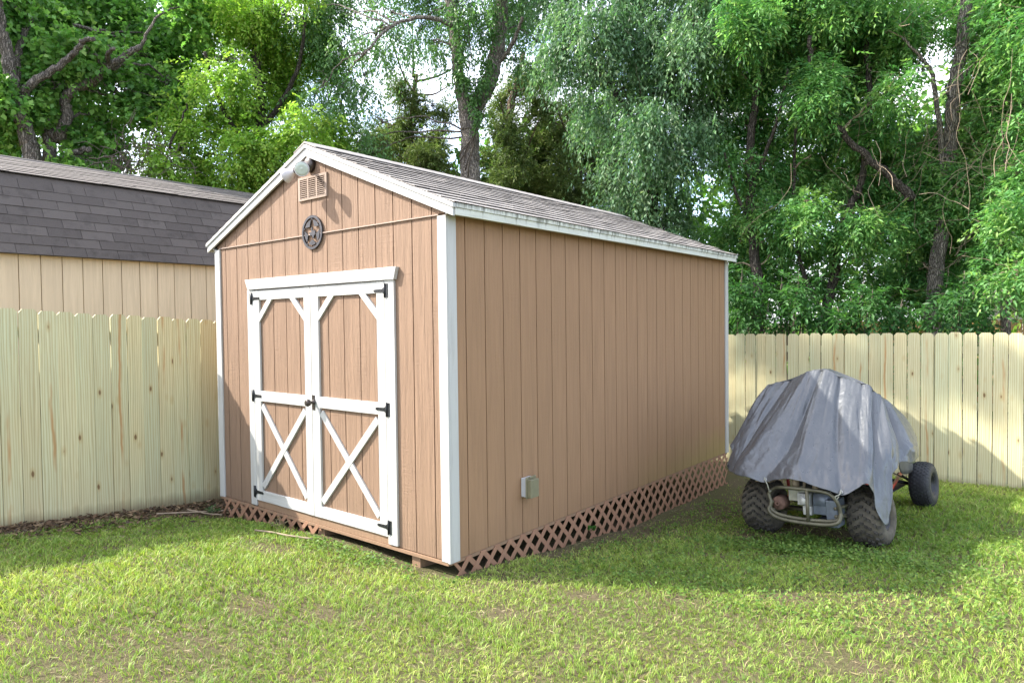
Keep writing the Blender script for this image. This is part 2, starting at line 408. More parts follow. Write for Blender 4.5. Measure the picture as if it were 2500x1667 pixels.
M['cowl'] = mat_plain('grey_vinyl_cover', (0.085, 0.085, 0.082), 0.6, 0, 0.4, 0.25, 12, 0.3)
M['cord'] = mat_plain('pale_bungee_cord', (0.30, 0.30, 0.24), 0.6)
M['leaf'] = mat_leaf('leaf')
M['leaf_dull'] = mat_leaf('leaf_dull', 0.3, 0.6, 0.2)
M['leaf_gloss'] = mat_leaf('leaf_gloss', 0.40, 0.42, 0.4)
M['grass'] = mat_leaf('grass_blade', 0.34, 0.5, 0.3, (1.25, 1.25, 0.7))
M['litter'] = mat_leaf('dry_litter', 0.1, 0.7, 0.2, (1, 1, 1))
M['bark'] = mat_bark('grey_bark', (0.145, 0.125, 0.105), (0.31, 0.27, 0.23))
M['bark_pale'] = mat_bark('pale_grooved_bark', (0.20, 0.172, 0.148), (0.43, 0.375, 0.32))
M['bark_dark'] = mat_bark('dark_bark', (0.07, 0.058, 0.048), (0.16, 0.135, 0.11))
M['bark_red'] = mat_bark('cedar_bark', (0.14, 0.095, 0.07), (0.25, 0.18, 0.14), 1.5)
M['twig'] = mat_plain('dead_twig', (0.30, 0.235, 0.165), 0.85, 0, 0.2, 0.3, 8)
M['twig_dark'] = mat_plain('dark_twig', (0.10, 0.082, 0.065), 0.85, 0, 0.2, 0.3, 8)
t = NT('silver_tarp'); p = t.pos('obj')
w1 = t.noise(t.map(p, (8, 8, 4.5)), 1.0, 6, 0.6, 0.25); w2 = t.noise(p, 30, 4, 0.6, 0.2)
t.base(t.mix(t.ramp(w1, [(0.2, 0.0), (0.8, 1.0)]), (0.090, 0.096, 0.103), (0.112, 0.118, 0.125)))
t.set(t.ramp(w2, [(0.3, 0.26), (0.7, 0.44)]), 0.35, 0.6)
t.bump(w2, 0.12, 0.008, t.bump(w1, 0.5, 0.03)); M['tarp'] = t.m
t = NT('lawn_soil'); p = t.pos()
n1 = t.noise(p, 2.3, 6, 0.65); n2 = t.noise(p, 45, 5, 0.7); n3 = t.noise(p, 0.25, 3)
c = t.mix(t.ramp(n2, [(0.3, 0.0), (0.7, 1.0)]), (0.075, 0.055, 0.035), (0.17, 0.135, 0.085))
c = t.mix(t.math('MULTIPLY', t.ramp(n1, [(0.35, 0.0), (0.6, 1.0)]), 0.45), c, (0.085, 0.105, 0.03))
t.base(c); t.set(0.95, 0, 0.1); t.bump(t.math('ADD', n2, n1), 0.8, 0.03); M['soil'] = t.m

# ------------------------------------------------------------------ ground
def axis(lo, hi, step, far):
    a = list(np.arange(lo, hi + 1e-6, step)); s = step; x = hi
    while x < far: s *= 1.35; x += s; a.append(x)
    s = step; x = lo
    while x > -far: s *= 1.35; x -= s; a.insert(0, x)
    return np.array(a)
ax = axis(-6, 6, 0.1, 600); ay = axis(-5, 8, 0.1, 600)
GX, GY = np.meshgrid(ax, ay)
rr = np.hypot(GX, GY - 2)
cx_ = np.where(rr > 11, GX * 11 / np.maximum(rr, 1e-6), GX); cy_ = np.where(rr > 11, 2 + (GY - 2) * 11 / np.maximum(rr, 1e-6), GY)
GZ = gz(cx_, cy_) + 0.02 * (vnoise(GX * 2.1, GY * 2.1, 3) - 0.5) + 0.012 * (vnoise(GX * 7, GY * 7, 4) - 0.5)
nx, ny = len(ax), len(ay)
idx = np.arange(nx * ny).reshape(ny, nx)
q = np.stack([idx[:-1, :-1], idx[:-1, 1:], idx[1:, 1:], idx[1:, :-1]], -1).reshape(-1, 4)
ground = link('ground', npmesh('ground', np.stack([GX, GY, GZ], -1).reshape(-1, 3), q, M['soil'], smooth=True))
tag(ground, kind='structure')

# ------------------------------------------------------------------ the tan shed
W, L = 3.05, 4.88
APX, APZ, SL = -1.525, 3.085, 0.405                         # ridge x, top-surface ridge height, roof slope
def roof_z(x, off=0.0): return APZ - SL * abs(x - APX) - off
shed = thing('garden_shed', 'tan wooden shed with white trim, double barn doors and shingled gable roof', 'shed', (-W / 2, L / 2, 0))
SO = Vector((-W / 2, L / 2, 0))
def P_(mb, name, mat, parent=None, bev=0.0):
    """part whose mesh was written in world coordinates"""
    par = parent or shed
    o = link(name, mb.mesh(name, mat), par)
    if par is shed: o.location = -SO
    if bev: bevel(o, bev)
    return o
# sheathing behind the boards (seen only in the grooves) and the floor
m = MB()
m.box(-W + .012, -.012, 0.012, 0.03, 0.0, 2.345); m.box(-.03, -.012, .031, L - .031, 0.0, 2.345)
m.box(-W + .012, -W + .03, .031, L - .031, 0.0, 2.345); m.box(-W + .012, -.012, L - .03, L - .012, 0.0, 2.345)
for y0, y1 in ((0.012, 0.03), (L - .03, L - .012)):
    m.prism([(-W + .012, 2.346), (-.012, 2.346), (-.012, roof_z(-.012, .075)), (APX, APZ - .075), (-W + .012, roof_z(-W + .012, .075))], lambda a, b, d: (a, d, b), y0, y1)
P_(m, 'wall_sheathing', M['groove'])
m = MB(); m.box(-W + .035, -.035, .035, L - .035, -.028, -.002); P_(m, 'floor', M['skid'])
# front boards: grooves every 0.1967 m
G = 0.0095
fx = [-W + .004] + [-.135 - .1967 * k for k in range(14, -1, -1)] + [-.004]
def front_board(x0, x1, z0, z1, y=0.0, th=.012, parent=None):
    m = MB(); m.box(x0 + G / 2, x1 - G / 2, y, y + th, z0, z1); return P_(m, 'siding_board', M['siding'], parent)
for a, b in zip(fx[:-1], fx[1:]):
    if b < -2.45 or a > -.56: front_board(a, b, 0.004, 2.350)
    else:
        front_board(a, b, 1.985, 2.350)
        if a < -2.5: front_board(a, min(b, -2.44), 0.004, 1.98)
        if b > -.52: front_board(max(a, -.57), b, 0.004, 1.98)
    m = MB()
    za, zb = roof_z(a + G / 2, .085), roof_z(b - G / 2, .085)
    pl = [(a + G / 2, 2.362), (b - G / 2, 2.362), (b - G / 2, max(zb, 2.366))]
    if a < APX < b: pl.append((APX, APZ - .085))
    pl.append((a + G / 2, max(za, 2.366)))
    m.prism(pl, lambda a_, b_, d: (a_, d, b_), 0.0, 0.012)
    P_(m, 'siding_board', M['siding'])
m = MB(); m.hexa([(-W + .06, -.013, 2.350), (-.06, -.013, 2.350), (-.06, .008, 2.352), (-W + .06, .008, 2.352), (-W + .06, -.012, 2.3585), (-.06, -.012, 2.3585), (-.06, .008, 2.3615), (-W + .06, .008, 2.3615)]); P_(m, 'flashing_strip', M['vent'])
# side boards share one mesh
gy = [.186 + .203 * k for k in range(23)]
gy = [0.004] + gy + [L - .004]
m = MB(); m.box(-.012, 0, -.0973, .0973, 0.004, 2.36); side_me = m.mesh('siding_board', M['siding_side'])
for a, b in zip(gy[:-1], gy[1:]):
    if abs((b - a) - .203) < 1e-3:
        o = link('siding_board', side_me, shed); o.location = Vector((0, (a + b) / 2, 0)) - SO
        o = link('siding_board', side_me, shed); o.location = Vector((-W + .012, (a + b) / 2, 0)) - SO
    else:
        m = MB(); m.box(-.012, 0, a + G / 2, b - G / 2, 0.004, 2.36); P_(m, 'siding_board', M['siding_side'])
        m = MB(); m.box(-W, -W + .012, a + G / 2, b - G / 2, 0.004, 2.36); P_(m, 'siding_board', M['siding_side'])
for k in range(15):
    a, b = -W + .004 + k * .2028, -W + .004 + (k + 1) * .2028
    m = MB()
    pl = [(a + G / 2, .004), (b - G / 2, .004), (b - G / 2, roof_z(b, .085))] + ([(APX, APZ - .085)] if a < APX < b else []) + [(a + G / 2, roof_z(a, .085))]
    m.prism(pl, lambda a_, b_, d: (a_, d, b_), L - .012, L); P_(m, 'siding_board', M['siding'])
# corner trim: L-shaped posts
def corner(xs, ys, wx, wy, z0, z1):
    m = MB(); sx = 1 if xs > -1 else -1; sy = -1 if ys < 1 else 1; e = .016
    if ys < 1: m.box(*sorted((xs + sx * e, xs - sx * wx)), ys - e, ys, z0, z1)
    else: m.box(*sorted((xs + sx * e, xs - sx * wx)), ys, ys + e, z0, z1)
    y0, y1 = (ys + .0005, ys + wy) if ys < 1 else (ys - wy, ys - .0005)
    m.box(*sorted((xs + .0005 * sx, xs + sx * e)), y0, y1, z0, z1)
    return P_(m, 'corner_trim', M['white'], bev=.0025)
corner(0, 0, .066, .082, -.006, 2.345); corner(-W, 0, .072, .082, -.006, 2.345)
corner(0, L, .072, .072, 0.0, 2.345); corner(-W, L, .072, .072, 0.0, 2.345)
# rim under the siding, skids
m = MB(); m.box(-W + .01, -.004, -.016, -.002, -.022, .0)
P_(m, 'rim_board', M['skid'])
m = MB(); m.box(-.014, -.002, .002, L, -.024, .001); P_(m, 'rim_board', M['skid'])
for x in (-.352, -1.48, -2.7):
    m = MB(); m.box(x - .042, x + .042, .012, L - .02, -.115 if x > -.5 else -.2, -.0285); P_(m, 'skid', M['skid'])
# roof: deck, fascia, rake boards
m = MB()
for s in (1, -1):
    def rp_(x): return (x, roof_z(x, .014)), (x, roof_z(x, .045))
    xe = APX + s * 1.62
    m.hexa([(APX, -.02, APZ - .045), (xe, -.02, roof_z(xe, .045)), (xe, L + .03, roof_z(xe, .045)), (APX, L + .03, APZ - .045),
            (APX, -.02, APZ - .014), (xe, -.02, roof_z(xe, .014)), (xe, L + .03, roof_z(xe, .014)), (APX, L + .03, APZ - .014)])
P_(m, 'roof_deck', M['skid'])
for yy0, yy1 in ((-.040, -.021), (L + .031, L + .05)):
    for s in (1, -1):
        xe = APX + s * 1.63
        m = MB(); m.prism([(APX, APZ - .040), (APX, APZ - .106), (xe, roof_z(xe, .098)), (xe, roof_z(xe, .040))][::s], lambda a, b, d: (a, d, b), yy0, yy1)
        P_(m, 'rake_board', M['white_h'], bev=.002)
        y2 = (yy0 - .010, yy1) if yy0 < 1 else (yy0, yy1 + .01)
        xe2 = APX + s * 1.642
        m = MB(); m.prism([(APX, APZ - .010), (APX, APZ - .0395), (xe2, roof_z(xe2, .0395)), (xe2, roof_z(xe2, .010))][::s], lambda a, b, d: (a, d, b), *y2)
        P_(m, 'rake_trim', M['white_h'], bev=.002)
for s in (1, -1):
    xa = APX + s * 1.62; 
    x0, x1 = sorted((xa + .001 * s, xa + s * .016)); zt = roof_z(APX + 1.62)
    m = MB(); m.box(x0, x1, -.0205, L + .0305, zt - .094, zt - .0455); P_(m, 'fascia_board', M['fascia'], bev=.002)
    x0, x1 = sorted((xa + .001 * s, xa + s * .025))
    m = MB(); m.box(x0, x1, -.0205, L + .0305, zt - .045, zt - .014); P_(m, 'drip_board', M['fascia'], bev=.002)
    m = MB(); x0, x1 = sorted((APX + s * 1.541, xa)); m.box(x0, x1, -.0195, L + .0295, zt - .080, zt - .070); P_(m, 'soffit', M['white_h'])
# shingle tabs, right-hand slope one by one
c_, s_ = 1 / math.hypot(1, SL), SL / math.hypot(1, SL)
EXP = .1345; TAB = .305
def slope_pt(s, run, up):                                   # run down-slope distance from ridge
    return APX + s * (run * c_ + up * s_), APZ - .014 - run * s_ + up * c_
tab_me = None
def tab_mesh(s, w, name):
    m = MB(); h = .152
    def p(r, y, u): x, z = (r * c_ + u * s_) * s, -r * s_ + u * c_; return (x, y, z)
    m.hexa([p(0, -w / 2, .0), p(h, -w / 2, .007), p(h, w / 2, .007), p(0, w / 2, .0), p(0, -w / 2, .004), p(h, -w / 2, .0135), p(h, w / 2, .0135), p(0, w / 2, .004)][:: 1])
    return m
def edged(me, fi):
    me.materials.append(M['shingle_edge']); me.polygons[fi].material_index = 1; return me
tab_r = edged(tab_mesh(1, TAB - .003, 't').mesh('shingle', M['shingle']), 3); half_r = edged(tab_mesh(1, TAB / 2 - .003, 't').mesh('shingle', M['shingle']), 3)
ncrs = 13
left_m = MB()
for r in range(ncrs):
    run = 1.64 * math.hypot(1, SL) - (r + 1) * EXP - .012
    if run < 0: run = 0.0
    off = (r % 2) * TAB / 2
    y = -.045
    items = []
    if off: items.append((y + TAB / 4, half_r)); y += TAB / 2
    while y + TAB < L + .06: items.append((y + TAB / 2, tab_r)); y += TAB
    if y < L + .0: items.append((y + TAB / 4, half_r))
    for yc, me in items:
        x, z = slope_pt(1, run, 0.002 + rnd.uniform(0, .0035))
        o = link('shingle', me, shed); o.location = Vector((x, yc, z)) - SO
        o.rotation_euler = (0, rnd.uniform(-.004, .004), rnd.uniform(-.006, .006))
        w = TAB - .006 if me is tab_r else TAB / 2 - .006
        t_ = tab_mesh(-1, w, 't'); x2, z2 = slope_pt(-1, run, .002)
        left_m.add([(v[0] + x2, v[1] + yc, v[2] + z2) for v in t_.v], [f[::-1] for f in t_.f])
o = P_(left_m, 'shingle_slope', M['shingle']); o['kind'] = 'stuff'
m = MB()
for s in (1,):
    a = .15
    pl = [(-a, -a * SL - .004), (0, -.004 + .0), (a, -a * SL - .004), (a, -a * SL + .006), (0, .012), (-a, -a * SL + .006)]
    m.prism([(q_[0], q_[1]) for q_ in pl], lambda a_, b_, d: (a_, d, b_ + (d + .16) * .012), -.16, .16)
cap_me = m.mesh('ridge_shingle', M['shingle'])
for k in range(int((L + .1) / .145)):
    o = link('ridge_shingle', cap_me, shed); o.location = Vector((APX, .11 + k * .143, APZ + .002)) - SO
# doors
def fb(m, x0, x1, z0, z1, y0=-.020, y1=-.0005): m.box(x0, x1, y0, y1, z0, z1)
m = MB(); fb(m, -2.492, -2.403, .012, 1.9445); P_(m, 'door_trim', M['white'], bev=.002)
m = MB(); fb(m, -.612, -.512, .012, 1.9405); P_(m, 'door_trim', M['white'], bev=.002)
m = MB(); m.prism([(-2.462, 1.945), (-.497, 1.941), (-.470, 2.031), (-2.506, 2.036)], lambda a, b, d: (a, d, b), -.034, -.001)
P_(m, 'door_header', M['white_h'], bev=.003)
m = MB(); fb(m, -2.401, -.614, .003, .066, -.006, .011); P_(m, 'door_sill', M['skid'])
def bar(m, a, b, w, y0, y1, enda=None):
    A, B = Vector(a), Vector(b); d = (B - A).normalized(); n = Vector((-d.y, d.x)) * w / 2
    m.prism([tuple(A - n), tuple(B - n), tuple(B + n), tuple(A + n)], lambda a_, b_, dd: (a_, dd, b_), y0, y1)
def door(x0, x1, sl, sr, left):
    """x0..x1 door, sl/sr inner edges of its stiles"""
    d = thing_part('door', (x0 if left else x1, 0, 0))
    def Q(m, name, mat, bev=.0018):
        o = link(name, m.mesh(name, mat), d); o.location = -Vector((x0 if left else x1, 0, 0))
        if bev: bevel(o, bev)
        return o
    for a, b in zip(fx[:-1], fx[1:]):
        a2, b2 = max(a + G / 2, x0 + .01), min(b - G / 2, x1 - .01)
        if b2 - a2 > .02:
            m = MB(); m.box(a2, b2, 0.0, .008, .075, 1.93); Q(m, 'siding_board', M['siding'], 0)
    m = MB(); m.box(x0 + .008, x1 - .008, .009, .0115, .072, 1.934); Q(m, 'door_back', M['groove'], 0)
    z0, z1 = .064, 1.936
    m = MB(); fb(m, x0, sl, z0, z1); Q(m, 'stile', M['white'])
    m = MB(); fb(m, sr, x1, z0, z1); Q(m, 'stile', M['white'])
    for a, b in ((1.850, z1 - .001), (.956, 1.046), (z0 + .001, .157)):
        m = MB(); fb(m, sl + .0008, sr - .0008, a, b, -.0195); Q(m, 'rail', M['white_h'])
    wtop = sr - sl
    for sg, e in ((1, sl), (-1, sr)):                       # knee braces
        m = MB(); m.prism([(e, 1.655), (e + sg * .205, 1.849), (e + sg * .128, 1.849), (e, 1.727)][::sg], lambda a, b, dd: (a, dd, b), -.0185, -.001); Q(m, 'brace', M['white'])
    A, B = (sl + .012, .195), (sr - .012, .918); C, D = (sl + .012, .918), (sr - .012, .195)
    m = MB(); bar(m, C, D, .056, -.0165, -.001); Q(m, 'brace', M['white'])
    m = MB(); bar(m, A, B, .056, -.0190, -.0012); Q(m, 'brace', M['white'])
    for z in (1.866, 1.0, .137):                            # strap hinges
        m = MB(); xh = x0 - .012 if left else x1 + .012; sg = 1 if left else -1
        m.box(*sorted((xh - sg * .030, xh - sg * .003)), -.0245, -.0206, z - .05, z + .05)
        m.tube([(xh, -.027, z - .052), (xh, -.027, z + .052)], .0065, 8)
        m.prism([(xh + sg * .004, z - .032), (xh + sg * .028, z - .013), (xh + sg * .118, z - .010), (xh + sg * .128, z), (xh + sg * .118, z + .010), (xh + sg * .028, z + .013), (xh + sg * .004, z + .032)][::sg],
                lambda a, b, dd: (a, dd, b), -.0245, -.0206)
        for bx in (.04, .075, .11): m.lathe([(0, .005), (.002, .004)], (xh + sg * bx, -.0245, z), (0, -1, 0), 6)
        Q(m, 'hinge', M['black_metal'], 0)
    return d, Q
def thing_part(name, loc):
    o = bpy.data.objects.new(name, None); COL.objects.link(o); o.parent = shed; o.location = Vector(loc) - SO; o.empty_display_size = .1
    return o
door(-2.400, -1.5325, -2.302, -1.622, True)
d2, Q2 = door(-1.5265, -.616, -1.427, -.704, False)
m = MB(); m.box(-1.522, -1.490, -.0255, -.0206, .935, 1.055); m.lathe([(0, .024), (.006, .024), (.012, .012), (.035, .011), (.042, .026), (.060, .031), (.072, .024), (.074, .008)], (-1.498, -.0255, .998), (0, -1, 0), 18)
Q2(m, 'handle', M['lamp_bronze'], 0)
# gable vent
v = thing_part('vent', (-1.483, 0, 2.73))
def V_(m, name, mat):
    o = link(name, m.mesh(name, mat), v); o.location = -Vector((-1.483, 0, 2.73)); return o
x0, x1, z0, z1 = -1.676, -1.290, 2.636, 2.826; f_ = .026
m = MB(); yb = -.014
m.box(x0, x1, yb, -.0008, z0, z0 + .014); m.box(x0, x1, yb, -.0008, z1 - .020, z1)
m.box(x0, x0 + f_, yb, -.0008, z0 + .0142, z1 - .0202); m.box(x1 - f_, x1, yb, -.0008, z0 + .0142, z1 - .0202)
cw = (x1 - x0 - 2 * f_); gp = .018
colx = []
for k in range(3):
    a = x0 + f_ + k * (cw - 2 * gp) / 3 + k * gp; b = a + (cw - 2 * gp) / 3; colx.append((a, b))
    if k < 2: m.box(b, b + gp, yb, -.0008, z0 + .0142, z1 - .0202)
V_(m, 'vent_frame', M['vent'])
m = MB(); m.box(x0 + .02, x1 - .02, -.0016, -.0004, z0 + .012, z1 - .018); V_(m, 'vent_screen', M['groove'])
for a, b in colx:
    for k in range(10):
        z = z0 + .018 + k * .0156
        m = MB(); m.hexa([(a, -.015, z - .003), (b, -.015, z - .003), (b, -.003, z + .0065), (a, -.003, z + .0065), (a, -.015, z - .0008), (b, -.015, z - .0008), (b, -.003, z + .0092), (a, -.003, z + .0092)])
        V_(m, 'louver', M['vent'])
# lattice skirting: diagonal strips, two layers
def lattice(p0, p1, z_top, z_bot_fn, name_parent_label=None, ragged=None):
    A, B = Vector(p0), Vector(p1); Lh = (B - A).length; d = (B - A).normalized(); nrm = Vector((d.y, -d.x, 0))
    par = thing_part('lattice_panel', tuple(A))
    H = .44; pitch = .1535; w = .036
    n = int((Lh + H) / pitch) + 1
    for layer, sg in ((0, 1), (1, -1)):
        for k in range(-int(H / pitch) - 1, n):
            s0 = k * pitch + (.03 if sg < 0 else 0)
            a0, a1 = s0, s0 + H                             # 45 degrees
            lo, hi = (0, H)
            top = (a0, 0.0) if sg > 0 else (a0 + H, 0.0)    # position along, depth
            bot = (a0 + H, -H) if sg > 0 else (a0, -H)
            # clip to panel ends
            def at(f): return (top[0] + (bot[0] - top[0]) * f, top[1] + (bot[1] - top[1]) * f)
            f0, f1 = 0.0, 1.0
            for e, keep in ((0.0, 1), (Lh, -1)):
                ta, tb = (top[0] - e) * keep, (bot[0] - e) * keep
                if ta < 0 and tb < 0: f1 = -1
                elif ta < 0: f0 = max(f0, ta / (ta - tb))
                elif tb < 0: f1 = min(f1, ta / (ta - tb))
            if f1 - f0 < .06: continue
            # stop a little below the soil
            (x0_, q0_), (x1_, q1_) = at(f0), at(f1)
            mid = at((f0 + f1) / 2); W_ = A + d * mid[0]
            zb = gz1(W_.x, W_.y) - z_top - .05
            if ragged: zb = max(zb, ragged(mid[0]))
            if q1_ < zb:
                f1 = min(f1, (zb - top[1]) / (bot[1] - top[1])); (x1_, q1_) = at(f1)
            if f1 - f0 < .06: continue
            m = MB(); off = .0062 * layer; hw = w / 2 * 1.414
            P4 = [(x0_ - hw, q0_), (x0_ + hw, q0_), (x1_ + hw, q1_), (x1_ - hw, q1_)]
            vs = []
            for o_ in (off, off + .006):
                for a_, b_ in P4:
                    a_ = min(max(a_, 0), Lh)
                    vs.append(d * a_ + nrm * o_ + Vector((0, 0, z_top + b_)))
            m.add(vs, [(0, 1, 2, 3), (7, 6, 5, 4), (0, 4, 5, 1), (1, 5, 6, 2), (2, 6, 7, 3), (3, 7, 4, 0)])
            link('lattice_strip', m.mesh('lattice_strip', M['lattice']), par)
    return par
lattice((-.004, .02, 0), (-.004, L, 0), -.004, None)
lattice((-W + .02, -.004, 0), (-1.45, -.004, 0), -.002, None)

# ------------------------------------------------------------------ things fixed to the shed
lamp = thing('security_light', 'twin-bulb security light mounted under the peak of the tan shed', 'light', (-1.505, -.03, 2.913))
LO = Vector((-1.505, -.03, 2.913))
def K(par, org, m, name, mat, bev=0):
    o = link(name, m.mesh(name, mat), par); o.location = -Vector(org)
    if bev: bevel(o, bev)
    return o
m = MB(); m.lathe([(0, .060), (.030, .060), (.040, .052), (.048, .030), (.05, .005)], (-1.505, -.001, 2.913), (0, -1, 0), 24)
m.lathe([(0, .006), (.02, .006)], (-1.47, -.04, 2.885), (0, -1, 0), 8)
K(lamp, LO, m, 'mounting_plate', M['lamp_bronze'])
def par_lamp(c, d, neck_from):
    c = Vector(c); d = Vector(d).normalized()               # c lens centre, d where it faces
    h = bpy.data.objects.new('lamp_head', None); COL.objects.link(h); h.parent = lamp; h.location = c - LO
    m = MB(); b = c - d * .100
    m.lathe([(0, .020), (.022, .021), (.040, .034), (.070, .053), (.092, .058), (.100, .058), (.100, .052), (.092, .05)], b, d, 28)
    K(h, c, m, 'reflector', M['lamp_white'])
    m = MB(); m.lathe([(0, .0515), (.004, .050), (.007, .040), (.009, .022), (.0075, .016), (.010, .010), (.011, .002)], c - d * .003, d, 28)
    K(h, c, m, 'lens', M['lamp_glass'])
    m = MB(); s = Vector(neck_from); m.lathe([(0, .021), (.05, .021), (.052, .012)], b + d * .006, -d, 16)
    m.tube(catmull([s, (s + (b - d * .05)) / 2 + Vector((0, -.02, .0)), b - d * .045], 4), .010, 8)
    K(h, c, m, 'socket', M['lamp_bronze'])
par_lamp((-1.352, -.195, 2.826), (.66, -.72, -.20), (-1.49, -.045, 2.905))
par_lamp((-1.585, -.190, 2.803), (-.86, -.36, -.36), (-1.515, -.045, 2.905))
# star ornament
star = thing('star_ornament', 'round dark metal ornament with cut-out star on shed gable', 'ornament', (-1.492, -.012, 2.37))
SC = Vector((-1.492, -.012, 2.370)); R0 = .1365
def fr(a, b, d): return (SC.x + a, SC.y + d, SC.z + b)
m = MB(); n = 56
for k in range(n):
    a0, a1 = 2 * math.pi * k / n, 2 * math.pi * (k + 1) / n
    ri = R0 * .86
    m.prism([(ri * math.cos(a0), ri * math.sin(a0)), (R0 * math.cos(a0), R0 * math.sin(a0)), (R0 * math.cos(a1), R0 * math.sin(a1)), (ri * math.cos(a1), ri * math.sin(a1))], fr, -.006, .006)
K(star, SC, m, 'ring', M['star_metal'])
for k in range(5):                                          # solid wedges between the arms
    am = math.radians(90 + 36 + 72 * k)
    pts = []; rin, rout = R0 * .40, R0 * .75
    pts.append((rin * math.cos(am), rin * math.sin(am)))
    for j in range(9):
        th = am - math.radians(28.5) + math.radians(57) * j / 8
        pts.append((rout * math.cos(th), rout * math.sin(th)))
    m = MB(); m.prism(pts, fr, -.0035, .003); K(star, SC, m, 'wedge', M['star_metal'])
    th = math.radians(90 + 72 * k); m = MB()
    pa, pb = R0 * .76, R0 * .87
    ca, sa = math.cos(th), math.sin(th); w = .006
    m.prism([(pa * ca + w * sa, pa * sa - w * ca), (pb * ca + w * sa, pb * sa - w * ca), (pb * ca - w * sa, pb * sa + w * ca), (pa * ca - w * sa, pa * sa + w * ca)], fr, -.003, .003)
    K(star, SC, m, 'tab', M['star_metal'])
tex = [(-.20, 1.0), (.16, 1.0), (.17, .50), (.62, .40), (.95, .32), (1.0, -.02), (.92, -.25), (.55, -.52), (.42, -.98), (.18, -.90), (.05, -.55), (-.15, -.32), (-.36, -.52), (-.60, -.22), (-.98, .12), (-.18, .14)]
m = MB(); m.prism([(a * R0 * .33, b * R0 * .35 - .006) for a, b in tex][::-1], fr, -.0045, .003); K(star, SC, m, 'map_plate', M['star_metal'])
# outlet box
ob = thing('outlet_box', 'small grey outdoor outlet box with khaki cover on shed side', 'outlet box', (.03, .83, .36))
OO = Vector((.03, .83, .36))
m = MB(); m.box(.0015, .050, .775, .885, .290, .435); K(ob, OO, m, 'box', M['grey_plastic'], .006)
m = MB(); m.box(.0505, .060, .768, .892, .280, .446); m.box(.0602, .096, .778, .882, .288, .428); K(ob, OO, m, 'cover', M['khaki_plastic'], .008)
m = MB(); m.tube([(.064, .80, .441), (.064, .86, .441)], .007, 8); K(ob, OO, m, 'cover_hinge', M['khaki_plastic'])

# ------------------------------------------------------------------ fences
def picket_mesh(h, name='picket'):
    m = MB(); w = .0695
    m.prism([(-w, 0), (w, 0), (w, h - .030), (w - .026, h), (-w + .026, h), (-w, h - .030)], lambda a, b, d: (a, d, b), -.008, .008)
    return m.mesh(name, M['fence'])
pm = picket_mesh(1.86)
def fence(name, label, start, step_dir, n, pitch, top_fn, rotz, behind):
    st = Vector(start); f = thing(name, label, 'fence', start)
    rr = random.Random(len(label) * 7 + n)
    d = Vector(step_dir)
    for k in range(n):
        p = st + d * (k * pitch); zt = top_fn(p) + rr.uniform(-.008, .008)
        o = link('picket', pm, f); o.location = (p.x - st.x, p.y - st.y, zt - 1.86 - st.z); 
        o.rotation_euler = (rr.uniform(-.006, .006), rr.uniform(-.004, .004), rotz + rr.uniform(-.012, .012))
        o.scale = (rr.uniform(.975, 1.0), 1, 1)
    bh = Vector(behind)
    for hz in (-.25, -.92, -1.62):
        m = MB(); e = st + d * (n * pitch)
        a0 = st + bh * .012; a1 = st + bh * .05; b0 = e + bh * .012; b1 = e + bh * .05
        za, zb = top_fn(st) + hz, top_fn(e) + hz
        m.hexa([(a0.x, a0.y, za), (b0.x, b0.y, zb), (b1.x, b1.y, zb), (a1.x, a1.y, za), (a0.x, a0.y, za + .088), (b0.x, b0.y, zb + .088), (b1.x, b1.y, zb + .088), (a1.x, a1.y, za + .088)])
        K(f, start, m, 'rail', M['fence'])
    k = 0.6
    while k < n * pitch:
        p = st + d * k + bh * .10; zt = top_fn(p)
        m = MB(); m.box(p.x - .045, p.x + .045, p.y - .045, p.y + .045, gz1(p.x, p.y) - .2, zt - .05); K(f, start, m, 'post', M['fence'])
        k += 2.4
    return f
FL, FR = -3.60, 6.40
fence('board_fence', 'pale new pine fence on the left between the two sheds', (FL, -4.62, 0), (0, 1, 0), 77, .1405, lambda p: 1.700 - .058 * p.y if p.y < .5 else 1.671 - .05 * (p.y - .5), math.pi / 2, (-1, 0, 0))
fence('board_fence', 'pale dog-eared pine fence behind the tarp-covered kart', (-3.45, FR, 0), (1, 0, 0), 58, .1452, lambda p: 1.432 + .006 * p.x, 0, (0, 1, 0))

# ------------------------------------------------------------------ neighbour's gambrel shed
NB = thing('neighbour_shed', 'beige shed with dark charcoal gambrel roof behind the left fence', 'shed', (-7.3, -.5, -.2))
NO = Vector((-7.3, -.5, -.2))
NX, NE, NBX, NBZ, NRX, NRZ, NY0, NY1 = -5.32, 2.455, -5.80, 3.335, -7.25, 3.80, -3.6, 3.15
m = MB(); m.box(NX - .05, NX - .012, NY0, NY1, -.35, 2.50); m.box(2 * NRX - NX + .012, 2 * NRX - NX + .05, NY0, NY1, -.35, 2.50)
prof = [(2 * NRX - NX + .02, 2.35), (NX - .02, 2.35), (NBX - .03, NBZ - .06), (NRX, NRZ - .06), (2 * NRX - NBX + .03, NBZ - .06)]
for y0, y1 in ((NY0, NY0 + .03), (NY1 - .03, NY1)):
    m.prism(prof, lambda a, b, d: (a, d, b), y0, y1); m.box(2 * NRX - NX + .052, NX - .052, y0, y1, -.35, 2.349)
K(NB, NO, m, 'wall', M['beige_groove'])
m = MB(); m.box(-.012, 0, -.0963, .0963, -.35, 2.49); nbm = m.mesh('siding_panel', M['beige'])
y = NY0 + .1
while y < NY1 - .05:
    o = link('siding_panel', nbm, NB); o.location = Vector((NX, y, 0)) - NO; y += .2015
m = MB()
